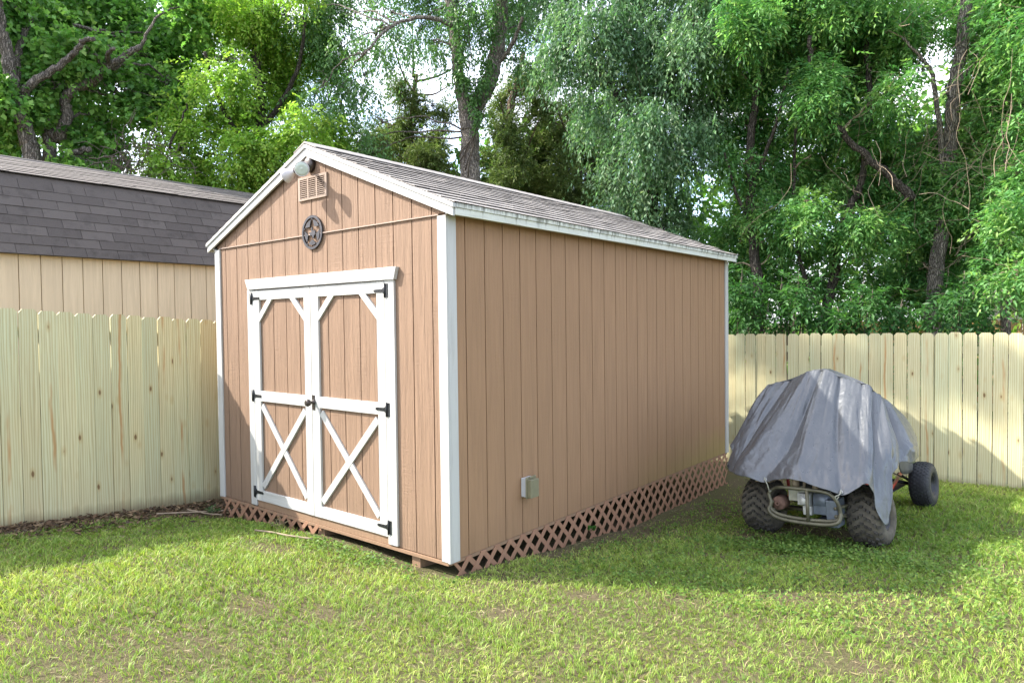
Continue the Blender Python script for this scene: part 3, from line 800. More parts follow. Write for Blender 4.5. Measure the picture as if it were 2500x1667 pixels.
for a, b in (((NX + .09, NE - .045), (NBX, NBZ)), ((NBX, NBZ), (NRX, NRZ))):
    for sgn in (1, -1):
        pa, pb = (a, b) if sgn > 0 else ((2 * NRX - a[0], a[1]), (2 * NRX - b[0], b[1]))
        dx, dz = pb[0] - pa[0], pb[1] - pa[1]; ln = math.hypot(dx, dz); nx_, nz_ = (dz / ln, -dx / ln) if sgn > 0 else (-dz / ln, dx / ln)
        m.hexa([(pa[0] - nx_ * .02, NY0 - .05, pa[1] - nz_ * .02), (pb[0] - nx_ * .02, NY0 - .05, pb[1] - nz_ * .02), (pb[0] - nx_ * .02, NY1 + .05, pb[1] - nz_ * .02), (pa[0] - nx_ * .02, NY1 + .05, pa[1] - nz_ * .02),
                (pa[0], NY0 - .05, pa[1]), (pb[0], NY0 - .05, pb[1]), (pb[0], NY1 + .05, pb[1]), (pa[0], NY1 + .05, pa[1])])
K(NB, NO, m, 'roof_deck', M['shingle_dark'])
def roof_tabs(a, b, exp, tabw, mat, name, jit=.003):
    a, b = Vector((a[0], 0, a[1])), Vector((b[0], 0, b[1])); u = (b - a); ln = u.length; u.normalize(); nrm = Vector((-u.z, 0, u.x)) * (1 if -u.z > 0 or u.x < 0 and False else -1)
    if nrm.z < 0: nrm = -nrm
    def mk(w):
        m = MB(); h = exp + .02
        pts = [Vector((0, -w / 2, 0)) + nrm * .0065, Vector((0, w / 2, 0)) + nrm * .0065, u * h + Vector((0, w / 2, 0)), u * h + Vector((0, -w / 2, 0))]
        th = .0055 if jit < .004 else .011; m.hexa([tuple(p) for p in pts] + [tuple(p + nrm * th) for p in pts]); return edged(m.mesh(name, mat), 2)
    me = mk(tabw - .005); n = int(ln / exp + .3)
    for r in range(n):
        y = NY0 - .06 - (r % 2) * tabw / 2 + tabw / 2
        while y < NY1 + .05:
            o = link(name, me, NB); p = a + u * (r * exp - .012) + nrm * (.001 + rnd.uniform(0, jit)); o.location = Vector((p.x, y, p.z)) - NO
            o.rotation_euler = (rnd.uniform(-.004, .004), 0, rnd.uniform(-.004, .004)); y += tabw
roof_tabs((NX + .09, NE - .045), (NBX, NBZ), .127, .33, M['shingle_dark'], 'shingle')
roof_tabs((NBX + .015, NBZ + .003), (NRX, NRZ), .145, .915, M['shingle_mid'], 'shingle_strip', .0045)
m = MB(); m.tube([(NRX, NY0 - .05, NRZ + .0), (NRX, NY1 + .05, NRZ + .0)], .03, 8); K(NB, NO, m, 'ridge_cap', M['shingle_mid'])

# ------------------------------------------------------------------ go-kart
KO = Vector((1.61, 2.75, -.213)); kyaw = math.radians(-5.7); kroll = math.radians(-4.0)
kart = thing('go_kart', 'off-road go-kart with knobby tyres standing on grass under the tarp', 'go-kart', tuple(KO))
kart.rotation_euler = (0, kroll, kyaw)
def KP(m, name, mat, par=None, bev=0, loc=(0, 0, 0)):
    o = link(name, m.mesh(name, mat), par or kart); o.location = loc
    if bev: bevel(o, bev)
    return o
def wheel(c, R, w, rim_r, rubber, lugs, lean=0.0, flip=1):
    h = bpy.data.objects.new('wheel', None); COL.objects.link(h); h.parent = kart; h.location = c; h.rotation_euler = (0, lean, 0)
    hw = w / 2
    m = MB()
    prof = [(-hw * .80, rim_r), (-hw * .98, rim_r + .02), (-hw * 1.0, (rim_r + R) / 2), (-hw * .93, R - .035), (-hw * .78, R - .014), (-hw * .4, R - .003), (0, R), (hw * .4, R - .003), (hw * .78, R - .014), (hw * .93, R - .035), (hw * 1.0, (rim_r + R) / 2), (hw * .98, rim_r + .02), (hw * .80, rim_r)]
    pr = [(a[0], a[1]) for a in catmull([(p[0], p[1], 0) for p in prof], 3)]
    m.lathe(pr + [(hw * .6, rim_r - .004), (-hw * .6, rim_r - .004)], (0, 0, 0), (1, 0, 0), 48, True, True)
    KP(m, 'tyre', rubber, h)
    m = MB()
    m.lathe([(-hw * .8, rim_r + .004), (-hw * .78, rim_r - .012), (-hw * .3, rim_r - .02), (-hw * .1, rim_r - .03), (-hw * .05, .03), (.0, .03), (hw * .0, rim_r - .03), (hw * .3, rim_r - .02), (hw * .78, rim_r - .012), (hw * .8, rim_r + .004), (hw * .8, rim_r - .008), (hw * .3, rim_r - .03), (hw * .05, rim_r - .04), (hw * .03, .03), (hw * .2, .028), (hw * .2, .004)], (0, 0, 0), (1, 0, 0), 32)
    for k in range(4):
        th = k * math.pi / 2; m.lathe([(0, .009), (.014, .009)], (hw * .03, .055 * math.cos(th), .055 * math.sin(th)), (1, 0, 0), 6)
    KP(m, 'rim', M['rim'], h)
    m = MB()
    def lug(a, th, la, lt, hgt, sk=0.0):
        """block on the tread at axial a, angle th; la axial half size, lt tangential half size"""
        def rad(a_): 
            t_ = abs(a_) / hw
            return R - .003 - (.011 * max(0, (t_ - .35) / .43) if t_ < .78 else .011 + .030 * (t_ - .78) / .2)
        vs = []
        for dh, sc in ((-.006, 1.0), (hgt, .78)):
            for sa, st in ((-1, -1), (1, -1), (1, 1), (-1, 1)):
                aa = a + sa * la * sc; r = rad(aa) + dh; tt = th + (st * lt * sc + sk * sa * la) / R
                vs.append((aa, r * math.cos(tt), r * math.sin(tt)))
        m.hexa(vs)
    if lugs == 'paddle':
        n = 22
        for k in range(n):
            th = 2 * math.pi * k / n
            o_ = (k % 2) * .0
            for a, la, lt, sk in ((0.0, .020, .011, 0), (.052, .017, .012, .35), (-.052, .017, .012, -.35)):
                lug(a, th + (abs(a) * 1.9 - .05) / R, la * .74, lt * .95, .021, sk)
            th2 = th + math.pi / n
            for a, la, lt, sk in ((.028, .014, .011, .3), (-.028, .014, .011, -.3), (.088, .016, .013, .5), (-.088, .016, .013, -.5)):
                lug(a, th2 + (abs(a) * 1.9 - .05) / R, la * .74, lt * .95, .021, sk)
            for a in (.116, -.116): lug(a, th + .75, .012, .013, .011, 0)
    else:
        n = 34
        for k in range(n):
            th = 2 * math.pi * k / n
            for j in range(7):
                a = (j - 3) * w * .142
                lug(a, th + (j % 2) * math.pi / n, .0085, .011, .010)
    KP(m, 'tread_blocks', M['lug'] if lugs == 'paddle' else rubber, h)
    return h
wheel((-.43, 0, .232), .224, .272, .105, M['rubber'], 'paddle', .03)
wheel((.445, 0, .232), .224, .272, .105, M['rubber'], 'paddle', -.03)
wheel((.435, 1.56, .212), .207, .185, .098, M['rubber_black'], 'knob', -.02)
wheel((-.435, 1.56, .212), .207, .185, .098, M['rubber_black'], 'knob', .02)
# rear bumper hoop
yb = -.45
loop = catmull([(-.135, yb + .03, .475), (-.06, yb, .492), (.14, yb - .005, .492), (.285, yb, .480), (.345, yb + .01, .425), (.365, yb + .02, .345), (.352, yb + .01, .285), (.27, yb, .262), (.05, yb - .005, .258), (-.105, yb, .272), (-.175, yb + .01, .312), (-.172, yb + .02, .365), (-.190, yb + .03, .430)], 6, True)
m = MB(); m.tube(loop + [loop[0]], .0145, 10, False); KP(m, 'bumper', M['pipe'])
low = catmull([(-.172, yb + .03, .345), (-.182, yb - .012, .300), (-.11, yb - .028, .252), (.05, yb - .035, .236), (.27, yb - .03, .240), (.36, yb - .018, .268), (.372, yb + .02, .33)], 6)
m = MB(); m.tube(low, .0145, 10); KP(m, 'bumper_bar', M['pipe'])
m = MB(); m.tube([(.135, yb - .008, .488), (.137, yb - .03, .245)], .013, 10); KP(m, 'bumper_post', M['pipe'])
m = MB()
for x in (-.17, .33):
    m.tube([(x, yb + .02, .36), (x, -.1, .33), (x, .5, .26)], .0135, 8); m.tube([(x, yb + .02, .30), (x, 0.0, .22)], .0135, 8)
m.tube([(-.17, -.2, .27), (.33, -.2, .27)], .013, 8)
KP(m, 'rear_frame', M['pipe'])
m = MB(); m.tube([(-.42, 0, .232), (.44, 0, .232)], .016, 12); m.lathe([(0, .085), (.008, .085)], (.09, 0, .232), (1, 0, 0), 28); KP(m, 'axle', M['black'])
# engine
m = MB(); m.lathe([(0, .02), (.0, .048), (.006, .056), (.10, .056), (.108, .050), (.108, .020), (.112, .020), (.13, .019), (.13, .010), (.08, .009)], (-.125, -.30, .350), (0, -1, 0), 24); m.tube([(-.125, -.30, .35), (-.10, -.2, .37), (0, -.15, .39)], .014, 8)
KP(m, 'muffler', M['rust'])
eng = bpy.data.objects.new('engine', None); COL.objects.link(eng); eng.parent = kart; eng.location = (0, 0, 0)
m = MB()
for k in range(7): m.box(-.052 + k * .011, -.046 + k * .011, -.365, -.25, .375, .475)
m.box(-.05, .025, -.35, -.24, .385, .465); KP(m, 'cylinder_fins', M['engine_white'], eng, .002)
m = MB(); m.box(.018, .118, -.375, -.22, .345, .440); m.box(.045, .115, -.395, -.376, .355, .425); m.box(.055, .125, -.37, -.24, .270, .343); m.lathe([(0, .03), (.02, .03)], (.08, -.395, .388), (0, -1, 0), 16)
m.tube([(.03, -.36, .46), (.09, -.36, .468)], .02, 10)
KP(m, 'crankcase', M['engine'], eng, .008)
m = MB(); m.lathe([(0, .06), (.012, .080), (.10, .080), (.115, .06), (.12, .02)], (.125, -.27, .385), (1, 0, 0), 24); m.box(.13, .235, -.34, -.20, .28, .38); KP(m, 'fan_housing', M['engine_blue'], eng)
m = MB(); m.box(.235, .315, -.37, -.18, .235, .405); m.box(.13, .315, -.35, -.2, .190, .233); KP(m, 'battery_box', M['engine_blue'], eng, .008)
m = MB(); m.lathe([(0, .028), (.05, .028), (.06, .02)], (.0, -.34, .487), (0, 0, 1), 12); m.tube([(.06, -.33, .47), (.07, -.32, .56), (.12, -.25, .60)], .012, 8); m.tube([(.15, -.34, .46), (.20, -.36, .52), (.26, -.3, .55)], .006, 6); m.lathe([(0, .018), (.03, .02), (.05, .012)], (.16, -.36, .47), (0, 0, 1), 12)
KP(m, 'fuel_fittings', M['twig'], eng)
m = MB(); m.box(-.36, -.23, -.30, -.02, .487, .507); KP(m, 'fender_board', M['twig'], None, .003)
# frame, cage, floor
m = MB()
for s in (-1, 1):
    m.tube([(s * .30, -.05, .30), (s * .33, .4, .24), (s * .30, 1.0, .24), (s * .2, 1.75, .28)], .016, 8)
    m.tube(catmull([(s * .31, .25, .25), (s * .36, .35, .65), (s * .36, .5, 1.05), (s * .26, .55, 1.22)], 5), .015, 8)
    m.tube([(s * .34, .52, 1.0), (s * .32, 1.05, .78), (s * .27, 1.5, .45)], .014, 8)
m.tube([(-.26, .55, 1.22), (.26, .55, 1.22)], .015, 8); m.tube([(-.06, .55, 1.22), (-.09, .52, 1.345)], .015, 8)
KP(m, 'roll_cage', M['red'])
m = MB(); m.box(-.3, .3, .3, 1.5, .205, .215); m.box(-.26, .26, .28, .34, .26, .70); m.box(-.26, .26, .34, .75, .26, .34); KP(m, 'seat_pan', M['black'])
for pts in ([(.395, .72, .455), (.325, .78, .235)], [(.315, .66, .405), (.325, .78, .235)]):
    m = MB(); m.tube(pts, .019, 10); KP(m, 'side_bar', M['red'])
m = MB(); m.box(.30, .345, .74, .82, .205, .245); KP(m, 'bar_foot', M['red'], None, .006)
for s in (-1, 1):
    m = MB(); m.tube([(s * .18, 1.35, .27), (s * .29, 1.45, .235), (s * .36, 1.55, .20)], .017, 8); m.tube([(s * .18, 1.7, .27), (s * .36, 1.58, .20)], .014, 8); m.tube([(s * .14, 1.42, .36), (s * .30, 1.5, .26)], .006, 6); m.tube([(s * .33, 1.56, .21), (s * .43, 1.56, .21)], .02, 8)
    m.box(*sorted((s * .325, s * .35)), 1.52, 1.60, .15, .33)
    KP(m, 'front_arm', M['black'])
# vinyl front body cover
m = MB(); rows = []
secs = [(1.02, .36, .80, .50), (1.15, .385, .78, .47), (1.32, .41, .71, .46), (1.5, .38, .60, .44), (1.66, .28, .50, .40)]
ns = 14
for y, hw, zt, zb in secs:
    for k in range(ns):
        u = k / (ns - 1) * 2 - 1; x = hw * max(-1, min(1, 1.35 * u)); over = max(0, abs(u) - .74) / .26
        z = zt - .10 * (x / hw) ** 4 - over * (zt - zb) + .012 * math.sin(9 * u + y * 7)
        rows.append((x + (0.02 * math.sin(y * 11 + u * 3)), y + .02 * math.sin(u * 8), z))
fs = [(i * ns + k, i * ns + k + 1, (i + 1) * ns + k + 1, (i + 1) * ns + k) for i in range(len(secs) - 1) for k in range(ns - 1)]
m.add(rows, fs, True); o = KP(m, 'front_cowl', M['cowl'])
md = o.modifiers.new('s', 'SUBSURF'); md.levels = 2; md.render_levels = 2
md = o.modifiers.new('t', 'SOLIDIFY'); md.thickness = .006

# ------------------------------------------------------------------ tarp
cols = [  # top, upper, mid, low, hem   (kart space), going round the kart from the left front, behind, to the right front
    [(-.58, .80, 1.16), (-.66, .80, .98), (-.72, .72, .80), (-.76, .65, .70), (-.78, .60, .62)],
    [(-.635, .56, 1.195), (-.71, .46, 1.02), (-.77, .34, .86), (-.80, .28, .78), (-.82, .20, .68)],
    [(-.625, .50, 1.205), (-.665, .30, 1.00), (-.69, .14, .82), (-.695, .02, .70), (-.70, -.10, .585)],
    [(-.56, .47, 1.225), (-.58, .20, 1.00), (-.62, -.03, .79), (-.635, -.18, .66), (-.64, -.28, .520)],
    [(-.46, .45, 1.255), (-.51, .13, 1.00), (-.545, -.16, .76), (-.555, -.32, .62), (-.56, -.39, .522)],
    [(-.34, .445, 1.305), (-.38, .10, 1.01), (-.42, -.22, .75), (-.43, -.38, .62), (-.43, -.46, .527)],
    [(-.23, .44, 1.350), (-.23, .08, 1.02), (-.24, -.25, .75), (-.24, -.41, .62), (-.24, -.48, .520)],
    [(-.15, .44, 1.375), (-.13, .07, 1.03), (-.09, -.26, .75), (-.07, -.42, .63), (-.05, -.49, .548)],
    [(-.07, .44, 1.372), (-.02, .07, 1.03), (.05, -.26, .75), (.08, -.42, .63), (.10, -.49, .548)],
    [(.03, .45, 1.325), (.10, .09, 1.02), (.19, -.25, .75), (.23, -.40, .62), (.26, -.48, .520)],
    [(.13, .46, 1.290), (.21, .11, 1.01), (.31, -.21, .75), (.35, -.37, .61), (.38, -.45, .520)],
    [(.215, .47, 1.272), (.31, .14, 1.01), (.41, -.16, .77), (.46, -.30, .66), (.49, -.37, .585)],
    [(.275, .48, 1.250), (.37, .18, 1.00), (.465, -.08, .77), (.515, -.20, .62), (.552, -.28, .495)],
    [(.31, .50, 1.20), (.41, .24, .98), (.505, .03, .78), (.548, -.09, .54), (.598, -.19, .245)],
    [(.33, .55, 1.16), (.44, .33, .97), (.53, .17, .80), (.55, .08, .68), (.562, .02, .56)],
    [(.35, .62, 1.12), (.465, .45, .95), (.555, .32, .82), (.585, .26, .73), (.592, .22, .665)],
    [(.355, .72, 1.09), (.48, .60, .93), (.565, .52, .80), (.60, .48, .73), (.605, .46, .645)],
    [(.33, .88, 1.06), (.44, .92, .92), (.50, .92, .80), (.53, .92, .72), (.54, .92, .64)],
    [(.22, 1.0, 1.10), (.30, 1.12, .96), (.34, 1.2, .86), (.37, 1.23, .80), (.38, 1.25, .74)],
    [(-.05, 1.05, 1.15), (-.05, 1.25, 1.0), (-.05, 1.36, .88), (-.05, 1.4, .82), (-.05, 1.42, .78)],
    [(-.34, 1.0, 1.14), (-.42, 1.12, .98), (-.48, 1.18, .84), (-.52, 1.2, .78), (-.54, 1.2, .74)],
]
nC = len(cols); SUB = 16; RS = 12
ring = []
top_c = np.array((-.10, .60, 1.375))
rows_ctl = []
for j in range(5): rows_ctl.append(np.array(catmull([c_[j] for c_ in cols], SUB, True)))
nA = nC * SUB
ctl = [np.repeat(top_c[None], nA, 0), top_c[None] * .5 + rows_ctl[0] * .5 + np.array((0, 0, .004)), rows_ctl[0] * .93 + top_c[None] * .07, rows_ctl[0] * .90 + rows_ctl[1] * .10] + rows_ctl[1:]
ctl = np.stack(ctl)                                          # (7, nA, 3)
rowsV = []
nseg = ctl.shape[0] - 1
for i in range(nseg):
    p0 = ctl[max(i - 1, 0)]; p1 = ctl[i]; p2 = ctl[i + 1]; p3 = ctl[min(i + 2, nseg)]
    for k in range(RS):
        t_ = k / RS
        rowsV.append(0.5 * ((2 * p1) + (-p0 + p2) * t_ + (2 * p0 - 5 * p1 + 4 * p2 - p3) * t_ ** 2 + (-p0 + 3 * p1 - 3 * p2 + p3) * t_ ** 3))
rowsV.append(ctl[-1]); V = np.stack(rowsV); nR = V.shape[0]
# folds
dA = np.roll(V, -1, 1) - np.roll(V, 1, 1); dR = np.gradient(V, axis=0); N = unit(np.cross(dR, dA)); 
if N[nR // 2, 7 * SUB][1] > 0: N = -N
ang = np.arange(nA)[None] / SUB; tt = np.linspace(0, 1, nR)[:, None]
g = np.clip((tt - .30) / .5, 0, 1); g = g * g * (3 - 2 * g)
disp = np.zeros((nR, nA))
frs = np.random.default_rng(4)
def fold(a0, a1, amp, width, t0=.2, t1=1.0):
    """a crease running from angular position a0 at the top to a1 at the hem"""
    c0 = a0 + (a1 - a0) * np.clip((tt - t0) / (t1 - t0), 0, 1)
    d = np.abs(ang - c0); w = width * (.45 + .8 * tt)
    e = np.clip((tt - t0) / (.34 if amp > .0125 or amp < -.0125 else .12), 0, 1) ** 1.2 * np.clip((t1 + .08 - tt) / .1, 0, 1)
    return amp * np.exp(-(d / w) ** 1.3) * e
for a0, a1, amp, w in ((7.8, 5.9, -.038, .36), (8.2, 7.2, .016, .6), (8.8, 9.9, -.030, .30), (11.1, 10.6, -.026, .45), (12.8, 12.3, -.036, .36), (6.4, 4.4, .024, .6), (4.6, 3.7, -.034, .36), (3.2, 2.9, .034, .35), (2.5, 2.3, -.045, .3), (13.9, 13.6, .030, .28), (15.0, 15.1, -.04, .26), (15.6, 16.0, .02, .25), (1.6, 1.5, .03, .25)):
    disp += fold(a0, a1, amp, w)
for _ in range(26):
    a0 = frs.uniform(0, 17); disp += fold(a0, a0 + frs.uniform(-1.2, 1.2), frs.uniform(-.006, .006), frs.uniform(.06, .25), frs.uniform(.2, .7), frs.uniform(.6, 1.05))
for _ in range(90):                                          # short crumples
    a0 = frs.uniform(0, 17); t0 = frs.uniform(.35, .9); disp += fold(a0, a0 + frs.uniform(-.6, .6), frs.uniform(-.009, .009), frs.uniform(.05, .12), t0, t0 + frs.uniform(.06, .2))
disp += g * .012 * (vnoise(ang * 2.6, tt * 9 + 0 * ang, 5) - .5) + .006 * (vnoise(ang * 7, tt * 22 + 0 * ang, 6) - .5) * np.clip(tt * 3, 0, 1)
V = V + N * disp[..., None]
V[-6:, :, 2] += (.014 * (vnoise(ang * 1.7, 0 * ang, 9) - .5) * 2) * np.linspace(.2, 1, 6)[:, None]
# the hem sags between where it is tied
idx = np.arange(nR * nA).reshape(nR, nA)
quads = np.stack([idx[:-1], idx[1:], np.roll(idx, -1, 1)[1:], np.roll(idx, -1, 1)[:-1]], -1).reshape(-1, 4)
tarp = link('tarp', npmesh('tarp', V.reshape(-1, 3), quads, M['tarp'], smooth=True))
tag(tarp, 'silver-grey creased tarp draped over the go-kart', 'tarp')
tarp.location = (KO.x, KO.y, -.205); tarp.rotation_euler = (0, 0, kyaw)
md = tarp.modifiers.new('thick', 'SOLIDIFY'); md.thickness = .003; md.offset = -1
def tarp_pt(col, row=-1): return Vector(V[row, int(col * SUB)])
for col_ in (6.05, 9.85, 3.15):
    m = MB(); p = tarp_pt(col_, -4) + Vector(N[-4, int(col_ * SUB)]) * .004; nrm = Vector(N[-4, int(col_ * SUB)])
    m.lathe([(0, .013), (.004, .012), (.005, .007), (.0, .006)], p, nrm, 16)
    KP(m, 'grommet', M['rim'] if col_ < 4 else M['engine'], tarp)
for col_, e in ((6.05, (-.205, yb + .012, .445)), (9.85, (.32, yb + .0, .475))):
    p = tarp_pt(col_, -4) + Vector(N[-4, int(col_ * SUB)]) * .01
    m = MB(); E_ = Vector(e); mid = (p + E_) / 2 + Vector((.008, -.02, .0))
    m.tube(catmull([p + Vector((-.010, .012, .01)), p + Vector((0, -.008, .004)), mid, E_ + Vector((0, -.02, .004)), E_ + Vector((0, .0, -.022)), E_ + Vector((.012, .018, .0))], 5), .0045, 6)
    c_ = link('tie_cord', m.mesh('tie_cord', M['cord'])); c_.location = (KO.x, KO.y, -.205); c_.rotation_euler = (0, 0, kyaw)
    tag(c_, 'pale hooked cord tying the %s of the tarp hem to the bumper' % ('left part' if col_ < 8 else 'right part'), 'cord', 'cords tying down the tarp')

# ------------------------------------------------------------------ trees
def leaf_arrays(o, d, ln, wd, fold, col, up=None):
    """one folded diamond leaf per row"""
    n = len(o)
    r = rng.normal(size=(n, 3)); 
    if up is not None: r = r * .55 + up
    s = unit(np.cross(d, r)); nn = np.cross(s, d)
    mid = o + d * (ln * .45)[:, None]
    a = mid + s * (wd * .5)[:, None] + nn * (wd * fold)[:, None]
    b = mid - s * (wd * .5)[:, None] + nn * (wd * fold)[:, None]
    V = np.stack([o, a, o + d * ln[:, None], b], 1).reshape(-1, 3)
    k = np.arange(n)[:, None] * 4
    F = np.concatenate([k + [[0, 1, 2]], k + [[0, 2, 3]]], 1).reshape(-1, 3)
    return V, F, np.repeat(col, 4, 0)

GAIN = 1.5
def foliage(clumps, n_per, stem, k, leaf, palette, droop=.3, curve=.6, flat=1.0, pinn=True, outw=1.0, tip=None, spread=.8, shell=2.4, jitter=.22, sub=6, rad=(.30, .56), off=.80):
    """sprays of k leaves in every clump; returns V, F, colour"""
    C0 = np.array(clumps, float); C = []
    for c_ in C0:                                             # break every clump into smaller tufts
        q = unit(rng.normal(size=(sub, 3))) * (rng.random((sub, 1)) ** .4) * c_[3] * off
        C.append(np.concatenate([c_[:3] + q, c_[3] * rng.uniform(rad[0], rad[1], (sub, 1))], 1))
    C = np.concatenate(C); n_per = n_per / sub; area = C[:, 3] ** 2; 
    cnt = np.maximum(6, (n_per * area / np.mean(area)).astype(int))
    ci = np.repeat(np.arange(len(C)), cnt); n = len(ci)
    dv = unit(rng.normal(size=(n, 3))); rho = np.abs(rng.normal(size=n)) * .72 + .08
    # lumpy clump outline
    lump = .75 + .45 * vnoise(dv[:, 0] * 2.3 + ci * 3.1, dv[:, 1] * 2.3 + dv[:, 2] * 2.1 + ci * 1.7, 2)
    R = C[ci, 3] * lump
    o = C[ci, :3] + dv * (rho * R)[:, None] * np.array((1, 1, flat))
    d = unit(dv * outw + rng.normal(size=(n, 3)) * .55 + np.array((0, 0, -droop * 2)))
    L = stem * rng.uniform(.65, 1.25, n)
    t_ = np.linspace(.12, 1.0, k)
    T = np.repeat(t_[None], n, 0) + rng.normal(size=(n, k)) * .03
    P = o[:, None] + d[:, None] * (T * L[:, None])[..., None]
    P[..., 2] -= curve * (T * L[:, None]) ** 2 / max(stem, .01) * .6
    tang = d[:, None] * np.ones((1, k, 1)); tang[..., 2] -= curve * T * .9; tang = unit(tang)
    side = unit(np.cross(tang, np.array((0, 0, 1.0)) + rng.normal(size=(n, 1, 3)) * .35))
    if pinn:
        sg = np.where(np.arange(k) % 2 == 0, 1.0, -1.0)[None, :, None]
        ld = tang * .55 + side * sg * spread + rng.normal(size=(n, k, 3)) * jitter + np.array((0, 0, -droop * .6))
        ld[:, -1] = tang[:, -1]
    else:
        ld = tang * .4 + rng.normal(size=(n, k, 3)) * .7 + np.array((0, 0, -droop))
    ld = unit(ld)
    ln = leaf[0] * rng.uniform(.65, 1.25, (n, k)); wd = leaf[1] * rng.uniform(.75, 1.2, (n, k))
    pal = np.array(palette); w = rng.random(n); kk = rng.random(len(C))
    mixw = np.clip(.55 * w + .55 * kk[ci] - .05, 0, .999) * (len(pal) - 1)
    i0 = mixw.astype(int); f0 = (mixw - i0)[:, None]
    base = pal[i0] * (1 - f0) + pal[np.minimum(i0 + 1, len(pal) - 1)] * f0
    col = GAIN * base[:, None] * rng.uniform(.78, 1.22, (n, k, 1)) * rng.uniform(.92, 1.08, (n, k, 3))
    if tip is not None:                                       # young growth at some shoot ends
        young = (rng.random(n) < .22)[:, None, None] * np.clip(T - .45, 0, 1)[..., None] * 1.6
        col = col * (1 - young) + np.array(tip) * young
    upv = np.array((0, 0, 1.0)) if flat <= 1.01 else None
    return leaf_arrays(P.reshape(-1, 3), ld.reshape(-1, 3), ln.ravel(), wd.ravel(), .16, np.clip(col, 0, 1).reshape(-1, 3), upv)

def join(parts):
    V, F, Cc = [], [], []; o = 0
    for v, f, c in parts: V.append(v); F.append(f + o); Cc.append(c); o += len(v)
    return np.concatenate(V), np.concatenate(F), np.concatenate(Cc)
def wiggle(path, n=5, amp=.03, seed=0):
    r_ = random.Random(seed); pts = catmull(path, n)
    return [tuple(p + np.array((r_.uniform(-amp, amp), r_.uniform(-amp, amp), r_.uniform(-amp, amp)))) for p in pts]
def limb(m, path, r0, r1, sides=9, amp=.02, seed=0):
    pts = wiggle(path, 6, amp, seed); n = len(pts)
    m.tube(pts, [r0 + (r1 - r0) * (i / (n - 1)) ** .8 for i in range(n)], sides)
    return pts
def tree(name, label, cat, base, limbs, clumps, crown_parts, bark, group=None, twig_r=.03, leafmat='leaf', twigs=True, twigmat=None):
    """limbs: (path, r0, r1); thing > trunk, limb, crown, twigs"""
    t = thing(name, label, cat, base, group); B = Vector(base); allp = []
    for i, (path, r0, r1) in enumerate(limbs):
        m = MB(); pts = limb(m, path, r0, r1, 10 if r0 > .08 else 7, min(.02, r0 * .25), i + len(label))
        allp += pts; K(t, base, m, 'trunk' if i == 0 else 'limb', bark)
    if twigs and clumps:
        A = np.array(allp); m = MB(); r_ = random.Random(len(label))
        for c in clumps:
            cp = np.array(c[:3]); dd = np.linalg.norm(A - cp, axis=1) + np.maximum(0, A[:, 2] - cp[2]) * 1.0
            s = A[int(np.argmin(dd))]
            if np.linalg.norm(s - cp) < .15: continue
            md_ = (s + cp) / 2 + np.array((r_.uniform(-.25, .25), r_.uniform(-.25, .25), r_.uniform(0, .3)))
            limb(m, [s, md_, cp], twig_r, twig_r * .35, 6, .03, r_.randint(0, 999))
            for _ in range(7):
                e = cp + np.array((r_.gauss(0, 1), r_.gauss(0, 1), r_.gauss(0, .8))) * c[3] * .75
                limb(m, [(md_ + cp * 2) / 3, (md_ + cp + e) / 3 + np.array((0, 0, .05)), e], twig_r * .4, twig_r * .12, 4, .03, r_.randint(0, 999))
        if m.v: K(t, base, m, 'branches', twigmat or bark)
    if crown_parts:
        V, F, Cc = join(crown_parts)
        o = link('crown', npmesh('crown', V - np.array(base), F, M[leafmat], Cc), t)
    return t
def gnd(p): return (p[0], p[1], gz1(p[0], p[1]) - .1)
def down(p, dx=0, dy=0): return (p[0] + dx, p[1] + dy, gz1(p[0] + dx, p[1] + dy) - .15)

# --- broad grey-barked tree on the far left
PAL_OAK = [(.045, .115, .028), (.085, .185, .044), (.135, .255, .06), (.21, .33, .085)]
a0 = (-10.72,0.72,4.32)
oak_cl = [(-12.43,1.17,7.49,0.85),(-12.58,1.89,7.95,0.92),(-12.47,2.67,8.09,0.93),(-12.59,3.56,8.32,0.96),(-11.73,3.97,8.03,0.65),(-13.21,1.68,7.08,0.62),(-10.44,1.56,6.51,0.66),(-11.42,2.66,6.92,0.72),(-12.48,3.82,7.36,0.68),(-12.51,1.15,5.71,0.45),(-12.95,2.30,6.60,0.61),(-10.88,1.00,5.81,0.43),(-11.60,2.21,5.68,0.43),(-11.06,1.74,5.06,0.42),(-11.75,2.45,5.15,0.36),(-12.38,0.78,5.06,0.42),(-10.72,0.47,5.83,0.38),(-10.65,2.56,5.86,0.35),(-10.60,3.13,6.29,0.46),(-13.07,2.08,5.80,0.38),(-12.95,0.87,7.12,0.55),(-10.11,3.33,7.89,0.68),(-13.04,0.92,8.00,0.88),(-10.56,2.17,5.96,0.48),(-12.28,1.60,5.89,0.37),(-10.67,1.77,4.56,0.29),(-10.45,1.27,4.60,0.28),(-13.36,0.55,7.05,1.00),(-11.45,-0.04,5.34,0.79),(-11.43,0.13,7.32,0.98),(-13.46,1.49,8.95,0.91),(-12.82,2.40,9.01,0.67),(-11.64,0.20,8.31,1.00)]
high = []                                                  # high outer boughs, above the frame: they dapple the right fence
for (ax_, az_, bx_, bz_, k_) in ((-12.5, 13.30, -10.6, 12.75, 8), (-11.0, 13.4, -9.4, 12.8, 7)):
    for j_ in range(k_): f_ = (j_ + rnd.uniform(-.4, .4)) / (k_ - 1); high.append((ax_ + (bx_ - ax_) * f_, -.95 + rnd.uniform(-.12, .12), az_ + (bz_ - az_) * f_ + rnd.uniform(-.05, .05), rnd.uniform(.10, .20)))
